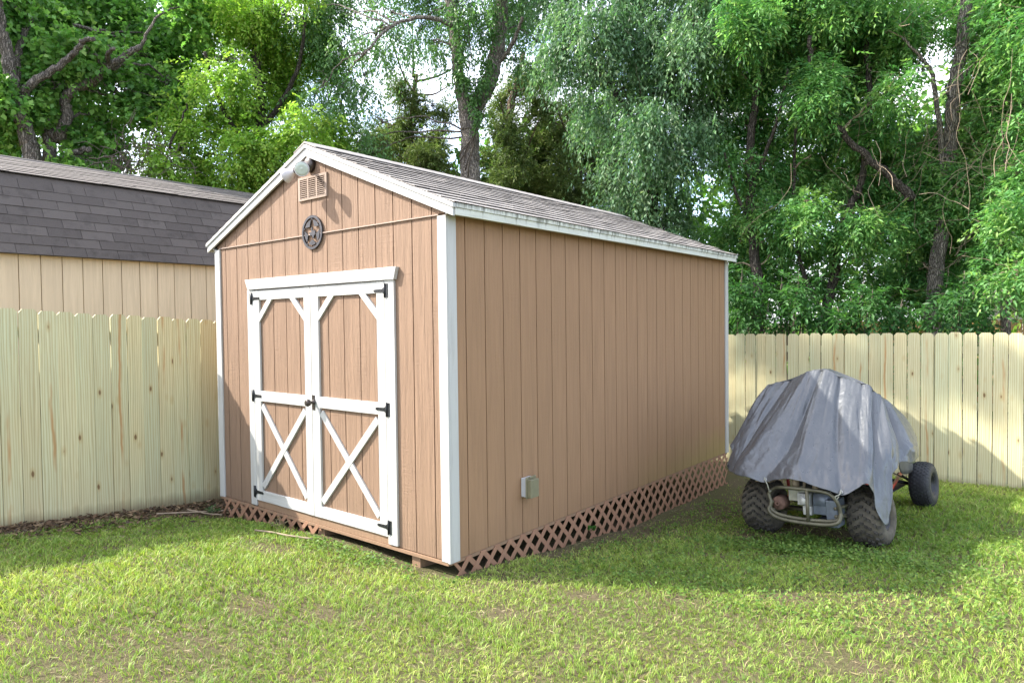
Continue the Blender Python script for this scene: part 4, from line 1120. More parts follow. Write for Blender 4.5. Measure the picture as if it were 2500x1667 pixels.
tree('broadleaf_tree', 'grey-barked spreading tree with forked trunk behind the charcoal gambrel roof', 'tree', down(a0),
     [([down(a0, 0, 0), a0] + [(-10.73,0.67,4.84),(-10.71,0.55,5.29),(-10.68,0.48,5.64),(-10.65,0.41,6.08),(-10.62,0.33,6.52),(-10.59,0.24,7.02),(-10.55,0.18,7.77)], .165, .075),
      ([(-10.65,0.58,5.47),(-10.51,0.61,5.70),(-10.31,0.80,5.93),(-10.11,1.00,6.11),(-9.92,1.15,6.32),(-9.75,1.22,6.48),(-9.57,1.33,6.52)], .085, .035),
      ([(-10.67,0.51,5.64),(-10.86,0.59,6.34),(-11.02,0.75,6.84),(-11.18,0.93,7.37),(-11.34,1.09,8.10)], .075, .04),
      ([down(a0, .5, .45)] + [(-11.03,1.07,4.64),(-10.90,1.21,5.09),(-10.78,1.28,5.45),(-10.70,1.25,5.74),(-10.58,1.33,5.88),(-10.40,1.58,6.09),(-10.20,1.88,6.42),(-10.04,2.04,6.59),(-9.88,2.20,6.74)], .125, .05),
      ([(-10.90,1.15,4.59),(-10.74,1.23,4.70),(-10.56,1.33,4.78),(-10.36,1.50,4.84)], .085, .05),
      ([(-10.76,1.26,5.77),(-10.87,1.26,6.15),(-10.94,1.34,6.58),(-10.99,1.51,7.20)], .05, .03),
      ([(-10.24,1.83,6.39),(-9.97,1.69,6.48),(-9.66,1.68,6.49)], .05, .03)],
     oak_cl + high[::3], [foliage(oak_cl, 300, .34, 9, (.108, .090), PAL_OAK, droop=.25, curve=.3, pinn=False, spread=.9, shell=2.0), foliage(high, 30, .26, 8, (.10, .085), PAL_OAK, pinn=False, sub=2)], M['bark'], twig_r=.032)
# --- yellow-green tree behind the gable
PAL_ELM = [(.080, .165, .026), (.135, .235, .038), (.205, .315, .055), (.29, .39, .08)]
elm_cl = [(-10.89,4.23,8.25,0.63),(-9.50,4.13,7.90,0.77),(-9.46,4.99,8.00,0.79),(-8.83,3.28,6.53,0.54),(-10.32,5.10,7.34,0.83),(-9.87,4.39,6.22,0.69),(-10.10,5.59,6.75,0.73),(-10.73,4.09,6.06,0.62),(-9.41,2.76,5.17,0.44),(-9.48,3.03,4.67,0.52),(-9.18,2.29,4.42,0.41),(-8.62,3.29,4.66,0.58),(-8.10,3.69,4.97,0.61),(-8.95,3.64,4.28,0.46),(-10.05,3.52,4.33,0.44),(-7.62,4.10,5.04,0.60),(-8.99,5.67,4.87,0.59),(-8.64,4.38,4.43,0.55),(-7.99,5.16,5.50,0.55),(-9.41,5.80,7.50,0.61),(-10.13,2.48,5.09,0.32),(-9.49,2.69,5.65,0.33),(-9.22,4.25,4.15,0.57),(-9.27,5.41,4.22,0.60),(-8.67,2.62,6.00,0.29),(-10.67,4.72,9.19,0.73),(-7.68,4.12,7.99,0.60)]
e0 = (-9.82,4.53,4.62)
tree('elm_tree', 'yellow-green leafy tree rising behind the peak of the tan shed', 'tree', down(e0),
     [([down(e0)] + [(-9.82,4.53,4.62),(-9.86,4.47,5.43),(-9.81,4.56,6.25),(-9.86,4.46,7.13),(-9.79,4.59,8.05),(-9.82,4.53,9.29)], .16, .06), ([(-9.84,4.50,5.16),(-9.71,3.91,5.56),(-9.51,3.46,6.09),(-9.25,3.09,6.74)], .07, .03), ([(-9.82,4.53,5.71),(-9.35,4.78,6.30),(-8.93,4.93,7.04),(-8.66,4.86,7.82)], .07, .03), ([(-9.82,4.53,4.80),(-9.68,3.69,4.73),(-9.49,2.91,4.82),(-9.15,2.36,4.89)], .05, .02)],
     elm_cl, [foliage(elm_cl, 330, .32, 10, (.082, .044), PAL_ELM, droop=.35, curve=.5, spread=.75, tip=(.30, .38, .06), shell=2.0)], M['bark_dark'], twig_r=.025)
# --- central trunk with drooping compound leaves
PAL_DROOP = [(.040, .090, .032), (.065, .135, .048), (.10, .19, .07), (.155, .24, .10)]
c0 = (-5.95,6.77,4.51)
cen_cl = [(-9.07,5.15,8.21,0.58),(-8.81,5.83,8.19,0.69),(-7.09,5.34,7.11,0.53),(-8.83,5.61,7.39,0.59),(-7.75,5.64,6.51,0.44),(-8.40,5.49,6.36,0.48),(-7.77,4.42,5.95,0.35),(-7.26,5.22,5.46,0.30),(-7.12,5.81,7.77,0.45),(-7.73,7.42,8.56,0.60),(-6.18,6.82,7.97,0.54),(-6.31,8.19,8.49,0.68),(-6.00,8.88,8.31,0.50),(-7.92,7.19,8.01,0.28),(-6.12,7.27,7.59,0.33),(-5.53,7.79,7.01,0.33),(-5.30,8.40,7.40,0.38),(-8.28,6.28,5.32,0.27),(-6.38,6.38,7.07,0.21),(-8.58,5.82,5.47,0.29),(-8.88,5.58,9.21,0.98),(-7.81,7.06,9.44,1.09),(-5.38,7.10,8.71,0.97),(-8.55,6.49,10.67,1.20),(-6.02,6.68,9.86,1.07)]
tree('shade_tree', 'tall forked tree trunk with grooved bark rising behind the tan shed roof', 'tree', down(c0),
     [([down(c0)] + [(-5.95,6.77,4.51),(-5.95,6.76,4.85),(-5.95,6.76,5.37),(-5.93,6.78,5.76),(-5.81,6.89,6.06),(-5.67,7.01,6.35),(-5.59,7.09,6.70),(-5.52,7.14,7.17),(-5.46,7.20,7.85),(-5.46,7.19,8.78)], .215, .13),
      ([(-5.94,6.71,5.44),(-5.99,6.67,5.87),(-6.03,6.62,6.25),(-6.07,6.59,6.59),(-6.10,6.55,7.05),(-6.14,6.52,7.65),(-6.26,6.41,8.48)], .155, .09),
      ([(-5.56,7.11,6.74),(-5.25,7.11,6.91),(-4.99,7.06,7.16),(-4.77,6.98,7.40)], .06, .03), ([(-6.04,6.41,7.41),(-6.20,5.87,7.44),(-6.45,5.21,7.13),(-6.55,4.68,6.52)], .05, .02)],
     cen_cl, [foliage(cen_cl, 170, .50, 13, (.092, .034), PAL_DROOP, droop=.65, curve=.9, spread=.75, shell=2.0)], M['bark_pale'], twig_r=.022, leafmat='leaf_gloss')
ivy_cl = [(-5.78,6.34,6.82,0.19),(-5.70,6.49,6.35,0.21),(-5.64,6.62,5.99,0.17),(-5.76,6.36,7.31,0.24),(-5.52,6.73,6.75,0.23),(-5.69,6.47,7.66,0.29),(-5.38,6.68,7.23,0.26),(-5.54,6.55,5.65,0.12),(-5.46,6.58,6.32,0.21),(-5.79,6.25,6.43,0.14),(-5.30,6.72,7.63,0.26)]
v_ = thing('climbing_vine', 'dark leafy vine climbing the fork of the tall grooved trunk', 'vine', tuple(ivy_cl[2][:3]))
V, F, Cc = foliage(ivy_cl, 26, .22, 7, (.075, .045), [(.030, .070, .022), (.055, .12, .035), (.09, .17, .05)], droop=.7, curve=.6)
link('vine_leaves', npmesh('vine_leaves', V - np.array(ivy_cl[2][:3]), F, M['leaf_gloss'], Cc), v_)
m = MB()
for i_ in range(5): limb(m, [np.array(c0) + (0.1 * math.cos(i_), -.22, .1 * i_), np.array(ivy_cl[7][:3]) + (.04 * i_, 0, 0), np.array(ivy_cl[2][:3]) + (.05 * i_ - .1, 0, 0), np.array(ivy_cl[3][:3]) + (.06 * i_ - .1, 0, 0)], .012, .006, 5, .03, i_)
K(v_, ivy_cl[2][:3], m, 'vine_stem', M['twig_dark'])
# --- cedars
PAL_CED = [(.050, .080, .028), (.082, .118, .040), (.12, .155, .055), (.17, .20, .075)]
ceds = [
 ('dark olive cedar with bare grey limbs left of the tall forked trunk', (-9.28,8.25,5.12), [(-9.28,8.25,5.12),(-9.30,8.22,6.07),(-9.22,8.31,7.03),(-9.18,8.36,7.77)], [(-9.43,8.34,6.44,0.45),(-10.22,8.38,6.04,0.51),(-8.49,7.81,5.49,0.42),(-9.07,6.81,5.65,0.39),(-9.37,9.27,6.29,0.35),(-9.27,8.06,6.93,0.35),(-8.50,8.49,6.82,0.28),(-9.18,7.27,5.10,0.43),(-9.16,8.36,5.28,0.36),(-8.96,9.23,5.55,0.30),(-9.25,7.85,7.34,0.24),(-9.84,7.04,5.32,0.44)]),
 ('dark olive cedar with reddish trunk just right of the tall forked trunk', (-7.25,9.61,5.04), [(-7.25,9.61,5.04),(-7.25,9.60,5.99),(-7.23,9.62,6.82),(-7.08,9.75,7.55),(-6.95,9.85,8.17)], [(-6.70,8.77,6.02,0.41),(-7.28,10.51,6.06,0.52),(-6.53,8.86,5.22,0.41),(-6.43,10.09,6.25,0.39),(-7.78,9.92,7.17,0.29),(-6.16,9.39,6.60,0.33),(-7.18,10.13,7.52,0.31),(-8.10,9.94,5.81,0.32),(-7.53,9.58,5.08,0.33),(-7.18,10.27,5.24,0.33),(-6.05,9.41,7.22,0.23)]),
 ('dark shaggy cedar behind the far half of the shingled roof', (-6.13,10.92,4.55), [(-6.13,10.92,4.55),(-6.17,10.90,5.52),(-6.07,10.96,6.37),(-6.11,10.94,7.22)], [(-6.02,10.60,5.97,0.46),(-5.88,10.00,5.11,0.48),(-6.11,11.52,5.83,0.46),(-6.22,10.12,4.77,0.41),(-5.82,10.77,6.54,0.31),(-6.04,11.92,5.11,0.47),(-7.22,10.77,5.16,0.41),(-5.69,12.08,4.64,0.46),(-5.97,10.68,4.60,0.39),(-6.25,10.57,6.84,0.26),(-5.07,11.86,4.22,0.41)]),
]
for i_, (lab, b_, pth, cl) in enumerate(ceds):
    cl = [(c_[0], c_[1], c_[2], c_[3] * 1.3) for c_ in cl]
    lm = [([down(b_)] + pth, .15, .05)]
    r_ = random.Random(40 + i_)
    for j in range(9):                                       # bare lower limbs
        q_ = np.array(pth[r_.randint(0, len(pth) - 2)]) + (0, 0, r_.uniform(0, .8)); a_ = r_.uniform(0, 6.28); ln = r_.uniform(1.0, 2.3)
        e = q_ + np.array((math.cos(a_) * ln, math.sin(a_) * ln, r_.uniform(-.2, .9)))
        lm.append(([q_, (q_ + e) / 2 + np.array((0, 0, -.15)), e], .035, .012))
    tree('cedar_tree', lab, 'tree', down(b_), lm, cl, [foliage(cl, 330, .26, 12, (.10, .027), PAL_CED, droop=.15, curve=.3, spread=.5, pinn=True, shell=1.7, jitter=.5)], M['bark_red'], 'cedars behind the shed', .02, 'leaf_dull', True, M['twig_dark'])
# --- drooping blue-green tree at the far end of the roof
PAL_BLUE = [(.040, .088, .040), (.066, .130, .062), (.100, .175, .088), (.165, .235, .130)]
l0 = (-2.56,7.92,3.50)
loc_cl = [(-3.52,6.60,6.84,0.53),(-2.70,6.63,6.72,0.59),(-2.23,7.18,6.66,0.60),(-1.40,6.95,6.21,0.51),(-3.58,6.28,6.16,0.35),(-3.81,7.75,6.57,0.51),(-3.08,8.11,6.41,0.66),(-2.03,7.82,5.96,0.61),(-1.49,7.76,5.27,0.44),(-2.74,6.73,5.35,0.43),(-1.92,6.56,4.97,0.54),(-1.55,7.19,4.65,0.50),(-3.04,7.68,4.95,0.38),(-2.51,8.18,4.60,0.55),(-2.39,6.98,3.96,0.38),(-2.30,8.09,3.92,0.45),(-3.21,7.57,3.97,0.26),(-2.58,7.72,3.56,0.29),(-3.43,7.14,5.41,0.32),(-2.07,8.13,3.47,0.23),(-2.87,6.72,4.24,0.24),(-1.53,8.23,6.07,0.41),(-1.88,7.05,3.12,0.17),(-2.66,7.15,3.50,0.20),(-3.87,7.13,7.98,0.74),(-2.79,7.60,7.88,0.89),(-1.43,7.29,7.31,0.75),(-3.53,7.81,9.17,0.93),(-2.14,7.83,8.65,0.89)]
tree('drooping_tree', 'blue-green drooping tree hanging low over the far end of the shed roof', 'tree', down(l0),
     [([down(l0)] + [(-2.56,7.92,3.50),(-2.62,7.89,4.29),(-2.76,7.82,5.08),(-2.68,7.86,5.85),(-2.75,7.82,6.64),(-2.67,7.86,7.71)], .15, .06), ([(-2.72,7.84,5.08),(-2.99,7.46,5.66),(-3.21,7.09,6.08),(-3.42,6.72,6.55)], .06, .025), ([(-2.70,7.85,5.54),(-2.13,7.76,5.85),(-1.72,7.59,6.07),(-1.39,7.37,6.41)], .06, .025)],
     loc_cl, [foliage(loc_cl, 230, .46, 13, (.088, .034), PAL_BLUE, droop=.75, curve=1.0, spread=.7, shell=2.0)], M['bark_dark'], twig_r=.02, leafmat='leaf_gloss')
# --- pecan-like trees behind the right fence
PAL_PEC = [(.042, .118, .038), (.075, .18, .056), (.125, .25, .078), (.21, .335, .105)]
def pec(clumps, n=470): return foliage(clumps, n, .26, 9, (.088, .030), PAL_PEC, droop=.22, curve=.6, spread=.8, tip=(.24, .36, .09), sub=13, outw=.6, rad=(.22, .62), off=1.15)
p1 = [(-1.37,8.02,6.62,0.48),(-0.45,6.91,6.13,0.42),(-0.38,8.29,6.50,0.47),(-0.83,7.38,5.79,0.42),(-0.66,8.52,6.08,0.45),(-1.20,7.78,5.50,0.36),(-0.97,8.78,5.63,0.47),(-1.17,8.27,4.95,0.40),(-0.82,8.78,4.92,0.42),(-0.85,7.62,4.13,0.36),(-0.58,8.47,4.16,0.37),(-1.05,8.55,3.71,0.38),(-1.40,8.65,3.23,0.38),(-0.42,7.78,3.40,0.33),(-1.00,8.83,2.98,0.39),(-1.37,8.77,2.54,0.35),(-0.61,8.57,2.48,0.33),(-1.25,9.09,2.07,0.31),(-1.72,8.85,4.87,0.31),(-0.36,8.22,2.95,0.28),(-1.00,8.03,7.38,0.71),(0.07,7.47,6.87,0.59)]
p1 = [c for i_, c in enumerate(p1) if c[2] > 2.4 or i_ % 3]
b1 = (-0.66,7.87,1.60)
tree('pecan_tree', 'bright green tree with hanging leaflets nearest the far shed corner', 'tree', down(b1),
     [([down(b1)] + [(-0.65,7.87,1.74),(-0.69,7.86,2.59),(-0.76,7.84,3.44),(-0.77,7.83,4.53),(-0.70,7.85,5.01),(-0.62,7.88,5.95),(-0.65,7.87,6.93)], .10, .045), ([(-0.72,7.85,3.86),(-0.47,7.72,4.29),(-0.23,7.59,4.83),(-0.05,7.44,5.41)], .04, .02), ([(-0.75,7.84,3.16),(-0.87,7.47,3.69),(-0.91,7.14,4.25)], .035, .015)],
     p1, [pec(p1)], M['bark_dark'], 'pecans behind the right fence', .017, 'leaf', True, M['twig'])
p2 = [(-0.21,9.44,6.92,0.55),(0.26,9.83,6.83,0.56),(1.00,8.76,6.33,0.48),(-0.25,9.04,6.20,0.45),(0.25,9.25,6.06,0.47),(0.76,9.39,6.04,0.44),(0.29,7.79,5.16,0.34),(0.41,9.45,5.49,0.43),(-0.17,8.77,4.87,0.36),(0.29,9.11,4.78,0.38),(0.91,8.60,4.69,0.32),(0.69,9.09,4.21,0.36),(-0.11,9.31,4.30,0.34),(0.37,9.06,3.75,0.33),(0.83,9.37,3.66,0.34),(0.28,7.40,3.27,0.29),(0.76,7.87,3.01,0.30),(0.18,8.48,2.85,0.30),(-0.35,8.90,4.12,0.30),(1.18,8.11,2.87,0.27),(0.08,9.12,2.32,0.28),(0.63,9.10,2.44,0.28),(1.37,7.68,4.89,0.25),(-0.22,8.46,2.31,0.26),(0.72,8.04,6.88,0.76),(0.37,7.50,5.00,0.32)]
p2 = [c for i_, c in enumerate(p2) if c[2] > 2.4 or i_ % 3]
b2 = (0.23,8.55,1.51)
tree('pecan_tree', 'green tree with two slim leaning stems behind the fence above the tarp', 'tree', down(b2),
     [([down(b2)] + [(0.23,8.55,1.60),(0.32,8.58,2.29),(0.35,8.58,2.64),(0.41,8.60,3.05),(0.56,8.63,3.44),(0.68,8.66,3.70),(0.77,8.68,4.33),(0.83,8.69,5.14),(0.77,8.68,6.03),(0.80,8.68,6.90)], .085, .04), ([down(b2, -.12, .05)] + [(0.21,8.34,1.44),(0.07,8.30,2.01),(-0.09,8.26,2.50),(-0.16,8.24,2.99),(-0.19,8.23,3.79),(-0.16,8.24,4.68),(-0.03,8.28,5.50)], .05, .02),
      ([(1.46,8.39,3.40),(1.28,8.23,3.64),(1.09,8.06,3.87),(0.73,7.85,4.27),(0.43,7.64,4.79),(0.29,7.47,5.35),(0.30,7.33,5.80)], .075, .03)],
     p2, [pec(p2)], M['bark_dark'], 'pecans behind the right fence', .017, 'leaf', True, M['twig'])
p3 = [(1.54,9.13,3.74,0.38),(1.85,9.46,4.02,0.37),(1.30,9.17,3.92,0.33),(1.59,9.23,3.41,0.36),(1.96,9.02,3.47,0.32),(2.12,9.72,3.07,0.34),(1.43,9.51,2.97,0.37),(1.75,9.92,2.84,0.38),(1.14,9.81,2.44,0.35),(1.64,9.31,2.25,0.33),(1.94,10.41,2.43,0.36),(2.28,8.99,3.75,0.29),(1.06,9.49,4.44,0.30),(2.19,9.43,4.49,0.30),(2.06,9.63,5.24,0.30),(2.43,9.19,3.24,0.28),(2.41,10.33,4.99,0.29),(1.31,9.48,6.56,0.30),(1.16,8.91,5.93,0.29),(1.01,9.82,2.01,0.31),(1.95,9.11,1.89,0.28),(1.45,9.78,4.49,0.31),(2.29,9.53,5.69,0.29),(2.31,9.92,6.48,0.52),(1.73,10.48,7.57,0.81)]
p3 = [c for i_, c in enumerate(p3) if c[2] > 2.2 or i_ % 3]
b3 = (1.64,9.02,1.43)
tree('pecan_tree', 'taller tree with a thick pale trunk standing clear above the right fence', 'tree', down(b3),
     [([down(b3)] + [(1.64,9.02,1.43),(1.68,9.03,2.24),(1.76,9.04,3.17),(1.83,9.05,3.82),(1.88,9.05,4.67),(1.92,9.06,5.21),(2.00,9.07,5.77),(2.04,9.07,6.39),(2.06,9.07,6.97)], .125, .075), ([(1.79,9.04,3.43),(1.75,8.89,4.27),(1.68,8.73,5.17),(1.56,8.56,5.47),(1.32,8.37,5.80)], .05, .02), ([(1.92,9.06,5.12),(2.18,8.88,5.40),(2.45,8.70,5.77)], .04, .02)],
     p3, [pec(p3, 420)], M['bark_pale'], 'pecans behind the right fence', .017, 'leaf', True, M['twig'])
p4 = [(2.64,8.95,5.98,0.48),(2.72,8.15,5.11,0.37),(2.54,8.93,4.89,0.27),(2.76,8.60,4.21,0.31),(2.74,8.05,3.53,0.30),(2.62,7.59,3.02,0.26),(2.77,8.51,2.76,0.31),(2.53,8.43,2.59,0.26),(2.73,9.23,4.86,0.33),(3.07,9.26,5.53,0.66),(3.18,8.54,4.12,0.62),(3.10,8.03,3.02,0.59),(3.00,9.11,2.17,0.49),(2.73,7.32,2.11,0.22),(3.00,7.54,5.87,0.71)]
b4 = (2.57,8.71,1.37)
tree('pecan_tree', 'vine-choked tree with a crooked pale stem at the right edge', 'tree', down(b4),
     [([down(b4)] + [(2.56,8.71,1.38),(2.57,8.71,1.87),(2.71,8.72,2.08),(2.79,8.72,2.41),(2.76,8.72,3.14),(2.83,8.72,3.98),(2.75,8.72,4.97),(2.79,8.72,6.04)], .07, .04), ([(2.79,8.72,2.65),(2.63,8.41,3.36),(2.54,8.11,4.15)], .03, .015)],
     p4, [pec(p4, 400)], M['bark'], 'pecans behind the right fence', .017, 'leaf', True, M['twig'])
# --- dead vines hanging in those trees
m = MB(); r_ = random.Random(77)
vc = [(1.49,8.62,5.82,0.47),(1.70,8.74,5.28,0.47),(2.69,7.97,4.55,0.44),(2.55,8.84,4.05,0.48),(2.69,9.32,3.42,0.49),(2.44,8.38,2.17,0.38),(2.68,8.49,2.64,0.38),(1.43,7.99,4.33,0.52),(0.74,7.98,4.20,0.53),(2.15,9.43,1.83,0.42),(1.44,8.27,4.84,0.46),(0.86,9.23,2.57,0.33),(2.57,9.35,5.57,0.50),(2.65,8.79,4.09,0.39),(2.54,8.17,3.40,0.37)]
for c in vc:
    for _ in range(15):
        p = np.array(c[:3]) + np.array((r_.gauss(0, .5), r_.gauss(0, .4), r_.gauss(0, .5))) * c[3] * 2.2; d = np.array((r_.gauss(0, .7), r_.gauss(0, .5), r_.choice((-1, -1, .6)))); pts = [p]
        for _ in range(r_.randint(4, 9)):
            d = d + np.array((r_.gauss(0, .30), r_.gauss(0, .25), r_.gauss(0, .28) - .08)); d = d / np.linalg.norm(d); p = p + d * r_.uniform(.10, .24); pts.append(p)
        rr_ = r_.uniform(.0018, .0045); m.tube([tuple(x) for x in catmull(pts, 3)], rr_, 4, False)
o = K(None, (0, 0, 0), m, 'dead_vines', M['twig']); o.location = (0, 0, 0)
tag(o, 'tangle of dry tan vines hanging through the trees at right', 'vines', None, 'stuff')
m = MB(); nest = (-9.15,1.87,4.38)
for _ in range(120):
    p = np.array(nest) + np.array((r_.gauss(0, .30), r_.gauss(0, .3), r_.gauss(0, .22))); d = np.array((r_.gauss(0, 1), r_.gauss(0, 1), r_.gauss(0, 1))); pts = [p]
    for _ in range(5): d = d + np.array((r_.gauss(0, .6), r_.gauss(0, .6), r_.gauss(0, .6))); d = d / np.linalg.norm(d); p = p + d * .13; pts.append(p)
    m.tube([tuple(x) for x in pts], r_.uniform(.003, .008), 4, False)
o = K(None, (0, 0, 0), m, 'dead_branch_tangle', M['twig_dark']); o.location = (0, 0, 0)
tag(o, 'brown tangle of dead twigs above the far end of the charcoal roof', 'dead branches', None, 'stuff')
# --- bushes along the back of the right fence
shr = [('dense low bush behind the fence beside the far shed corner', [(-0.83,7.36,1.74,0.25),(-0.42,6.99,1.93,0.26),(-0.57,6.85,2.19,0.25),(-0.19,6.89,1.66,0.24),(-1.02,7.29,1.88,0.22)]),
       ('low bush behind the fence left of the tarp peak', [(0.04,7.14,1.72,0.24),(0.32,7.01,1.90,0.24),(0.44,7.24,1.65,0.21),(0.26,6.82,2.09,0.21),(-0.11,7.23,2.05,0.19)]),
       ('broad ferny bush behind the fence above the tarp peak', [(0.85,7.22,1.71,0.25),(1.14,7.16,1.82,0.26),(1.28,7.58,1.61,0.23),(0.95,7.55,2.05,0.22),(0.77,6.84,1.58,0.18),(1.47,7.41,1.72,0.21)]),
       ('small bush behind the fence right of the thick trunk', [(2.07,7.48,1.63,0.20),(2.22,8.03,1.80,0.22),(2.38,7.92,1.59,0.18),(2.17,7.47,2.03,0.18)])]
for i_, (lab, cl) in enumerate(shr):
    b_ = down(cl[0]); s_ = thing('shrub', lab, 'bush', b_, 'bushes behind the right fence')
    V, F, Cc = foliage(cl, 42, .30, 9, (.10, .034), [(.022, .066, .022), (.040, .105, .030), (.065, .15, .04)], droop=.3, curve=.5, spread=.8)
    link('leaves', npmesh('leaves', V - np.array(b_), F, M['leaf'], Cc), s_)
    m = MB()
    for c in cl:
        for j in range(3): limb(m, [np.array(b_) + (j * .06 - .06, .05 * j, 0), (np.array(b_) + np.array(c[:3])) / 2 + (0, 0, .2), np.array(c[:3]) + (0, 0, .1 * j)], .016, .006, 5, .03, j)
    K(s_, b_, m, 'stems', M['twig_dark'])
# --- woods farther back, read as one mass
wcl = []
r_ = random.Random(9)
for k in range(105):
    a_ = r_.uniform(-.18, 1.28); d_ = r_.uniform(17.5, 25)
    x, y = CAMP.x - math.sin(a_) * d_, CAMP.y + math.cos(a_) * d_
    if y < 1.5: continue
    hmax = 5.0
    wcl.append((x, y, r_.uniform(-.2, 8.5 if a_ < .55 else (7.0 if a_ < 1.02 else 3.0)), r_.uniform(1.1, 1.9)))
V, F, Cc = foliage(wcl, 95, .75, 8, (.24, .13), [(.030, .075, .018), (.06, .13, .025), (.10, .19, .035), (.16, .25, .05)], droop=.25, curve=.3, pinn=False, shell=2.0)
o = link('distant_woods', npmesh('distant_woods', V, F, M['leaf'], Cc)); tag(o, 'green mass of woods far behind the fences', 'woods', None, 'stuff')
# --- what shows low between the trunks at the right: a board fence and a pale house
bf = thing('far_fence', 'orange-tan board fence glimpsed low through the trees at right', 'fence', (2.6, 15.5, -.5))
m = MB(); m.box(-.066, .066, -.01, .01, 0, 2.08); fm = m.mesh('picket', mat_plain('orange_boards', (.50, .30, .13), .8, 0, .3, .2))
for k in range(64):
    o = link('picket', fm, bf); o.location = (-4 + k * .142, 0, 0)
hs = thing('far_house', 'pale house wall glimpsed far behind the trees at right', 'house', (5.0, 27, -.6))
m = MB(); m.box(-5, 5, -3, 3, 0, 2.7); K(hs, (0, 0, 0), m, 'wall', mat_plain('pale_wall', (.62, .60, .56), .8))
m = MB(); m.prism([(-3.4, 2.701), (3.4, 2.701), (0, 4.3)], lambda a, b, d: (d, a, b), -5.3, 5.3); K(hs, (0, 0, 0), m, 'roof', M['shingle_dark'])
for x in (-3.5, -1.2, 1.4, 3.6):
    m = MB(); m.box(x - .5, x + .5, -3.03, -3.002, .9, 2.1); K(hs, (0, 0, 0), m, 'window', M['black'])

# ------------------------------------------------------------------ lawn
def lawn_density(x, y):
    d = np.ones_like(x)
    n = vnoise(x * 1.7 + 5, y * 1.7, 21) * .6 + vnoise(x * 4.1, y * 4.1, 22) * .4
    d *= np.clip(.42 + 1.6 * (n - .22), .10, 1)
    fl = np.clip((x - FL - .18 - .22 * vnoise(y * 2, y * 0 + 3, 23) - np.clip((y + .6) * .75, 0, 1.1)) / .22, 0, 1); d *= fl           # dirt along the left fence
    side = np.where(y > .9, np.clip((x - .10 - .75 * np.clip((y - 1.6) / 2.4, 0, 1) * (.4 + vnoise(y * 1.3, x * 1.5, 24))) / .4, 0.05, 1), 1); d *= side   # worn strip by the wall
    kd = ((x - 1.55) / .66) ** 2 + ((y - 2.62) / .62) ** 2; d *= np.clip((kd - .55) / .7, 0.03, 1)
    fr = np.where((y > -.45) & (x < 0), np.clip((-y + .02) / .36 + .25 * vnoise(x * 5, y * 5, 29) - .1, 0, 1), 1); d *= np.where(x < -1.9, 1, fr)
    inside = (x > -W - .02) & (x < .05) & (y > -.06) & (y < L + .05); d[inside] = 0
    for bx, by, br in ((-.35, -1.25, .16), (.05, -1.05, .10), (1.9, 1.0, .18), (1.45, .55, .15), (-1.3, -.55, .22), (.75, -.35, .14), (2.4, .2, .18), (.9, .25, .12)):
        d *= np.clip((np.hypot((x - bx) / 1.5, y - by) / br - .3), .12, 1)
    return d
GN = 920000
gx = rng.uniform(-3.7, 5.2, GN); gy_ = rng.uniform(-3.4, 6.6, GN)
dist = np.hypot(gx - CAMP.x, gy_ - CAMP.y)
rx, ry = gx - CAMP.x, gy_ - CAMP.y
dep = rx * F_.x + ry * F_.y; lat = rx * R_.x + ry * R_.y
vis = (dep > 1.6) & (np.abs(lat) < dep * .80 + .5)
edge = np.clip(1 - (np.abs(lat) - dep * .76 - .25) / 1.5, .34, 1) * np.where(dep > 0, 1, .5)
prob = np.clip(5.8 / dist, .42, 1.0) * edge * np.clip((dep - .2) / 1.2, .34, 1) * lawn_density(gx, gy_)
keep = rng.random(GN) < prob
gx, gy_, dist = gx[keep], gy_[keep], dist[keep]
# pull blades together into tufts
tx, ty = np.round(gx / .045), np.round(gy_ / .045)
hsh = lambda a, b, s: np.modf(np.abs(np.sin(a * 12.9898 + b * 78.233 + s) * 43758.5453))[0]
cxx = (tx + hsh(tx, ty, 1.) - .5) * .045; cyy = (ty + hsh(tx, ty, 2.) - .5) * .045
gx = gx * .55 + cxx * .45; gy_ = gy_ * .55 + cyy * .45
n = len(gx)
hn = vnoise(gx * 1.1, gy_ * 1.1, 31) * .5 + vnoise(gx * 4.5, gy_ * 4.5, 32) * .5
h = (.022 + .038 * hn ** 1.6) * rng.uniform(.55, 1.35, n)
shade_zone = (gx > .2) & (gy_ > .6) & (gx < 3.2)
tall = hsh(tx, ty, 5.) > .975; h = np.where(tall, h * 1.7, h)
wd = rng.uniform(.0022, .0044, n) * np.clip(dist / 4.2, .85, 1.5) / np.sqrt(edge[keep])
la = hsh(tx, ty, 3.) * 6.283 + rng.normal(size=n) * 1.1
out = np.stack([gx - cxx, gy_ - cyy], 1) * 18
lean = np.stack([np.cos(la), np.sin(la)], 1) * rng.uniform(.3, 1.15, n)[:, None] + out
wa = rng.uniform(0, 6.283, n); sx_, sy_ = np.cos(wa) * wd / 2, np.sin(wa) * wd / 2
z0 = gz(gx, gy_) + 0.02 * (vnoise(gx * 2.1, gy_ * 2.1, 3) - 0.5) - .004
p0 = np.stack([gx, gy_, z0], 1); lz = np.zeros((n, 1))
L3 = np.concatenate([lean, lz], 1) * h[:, None]
p1 = p0 + L3 * .38 + np.array((0, 0, 1.0)) * (h * .62)[:, None]; p2 = p0 + L3 * 1.0 + np.array((0, 0, 1.0)) * (h * .86)[:, None]
S = np.stack([sx_, sy_, np.zeros(n)], 1)
GV = np.stack([p0 - S, p0 + S, p1 + S * .85, p1 - S * .85, p2], 1).reshape(-1, 3)
kk = np.arange(n)[:, None] * 5
GF = np.concatenate([kk + [[0, 1, 2]], kk + [[0, 2, 3]], kk + [[3, 2, 4]]], 1).reshape(-1, 3)
pal = np.array([(.16, .27, .045), (.26, .395, .065), (.38, .485, .10), (.51, .55, .17)])
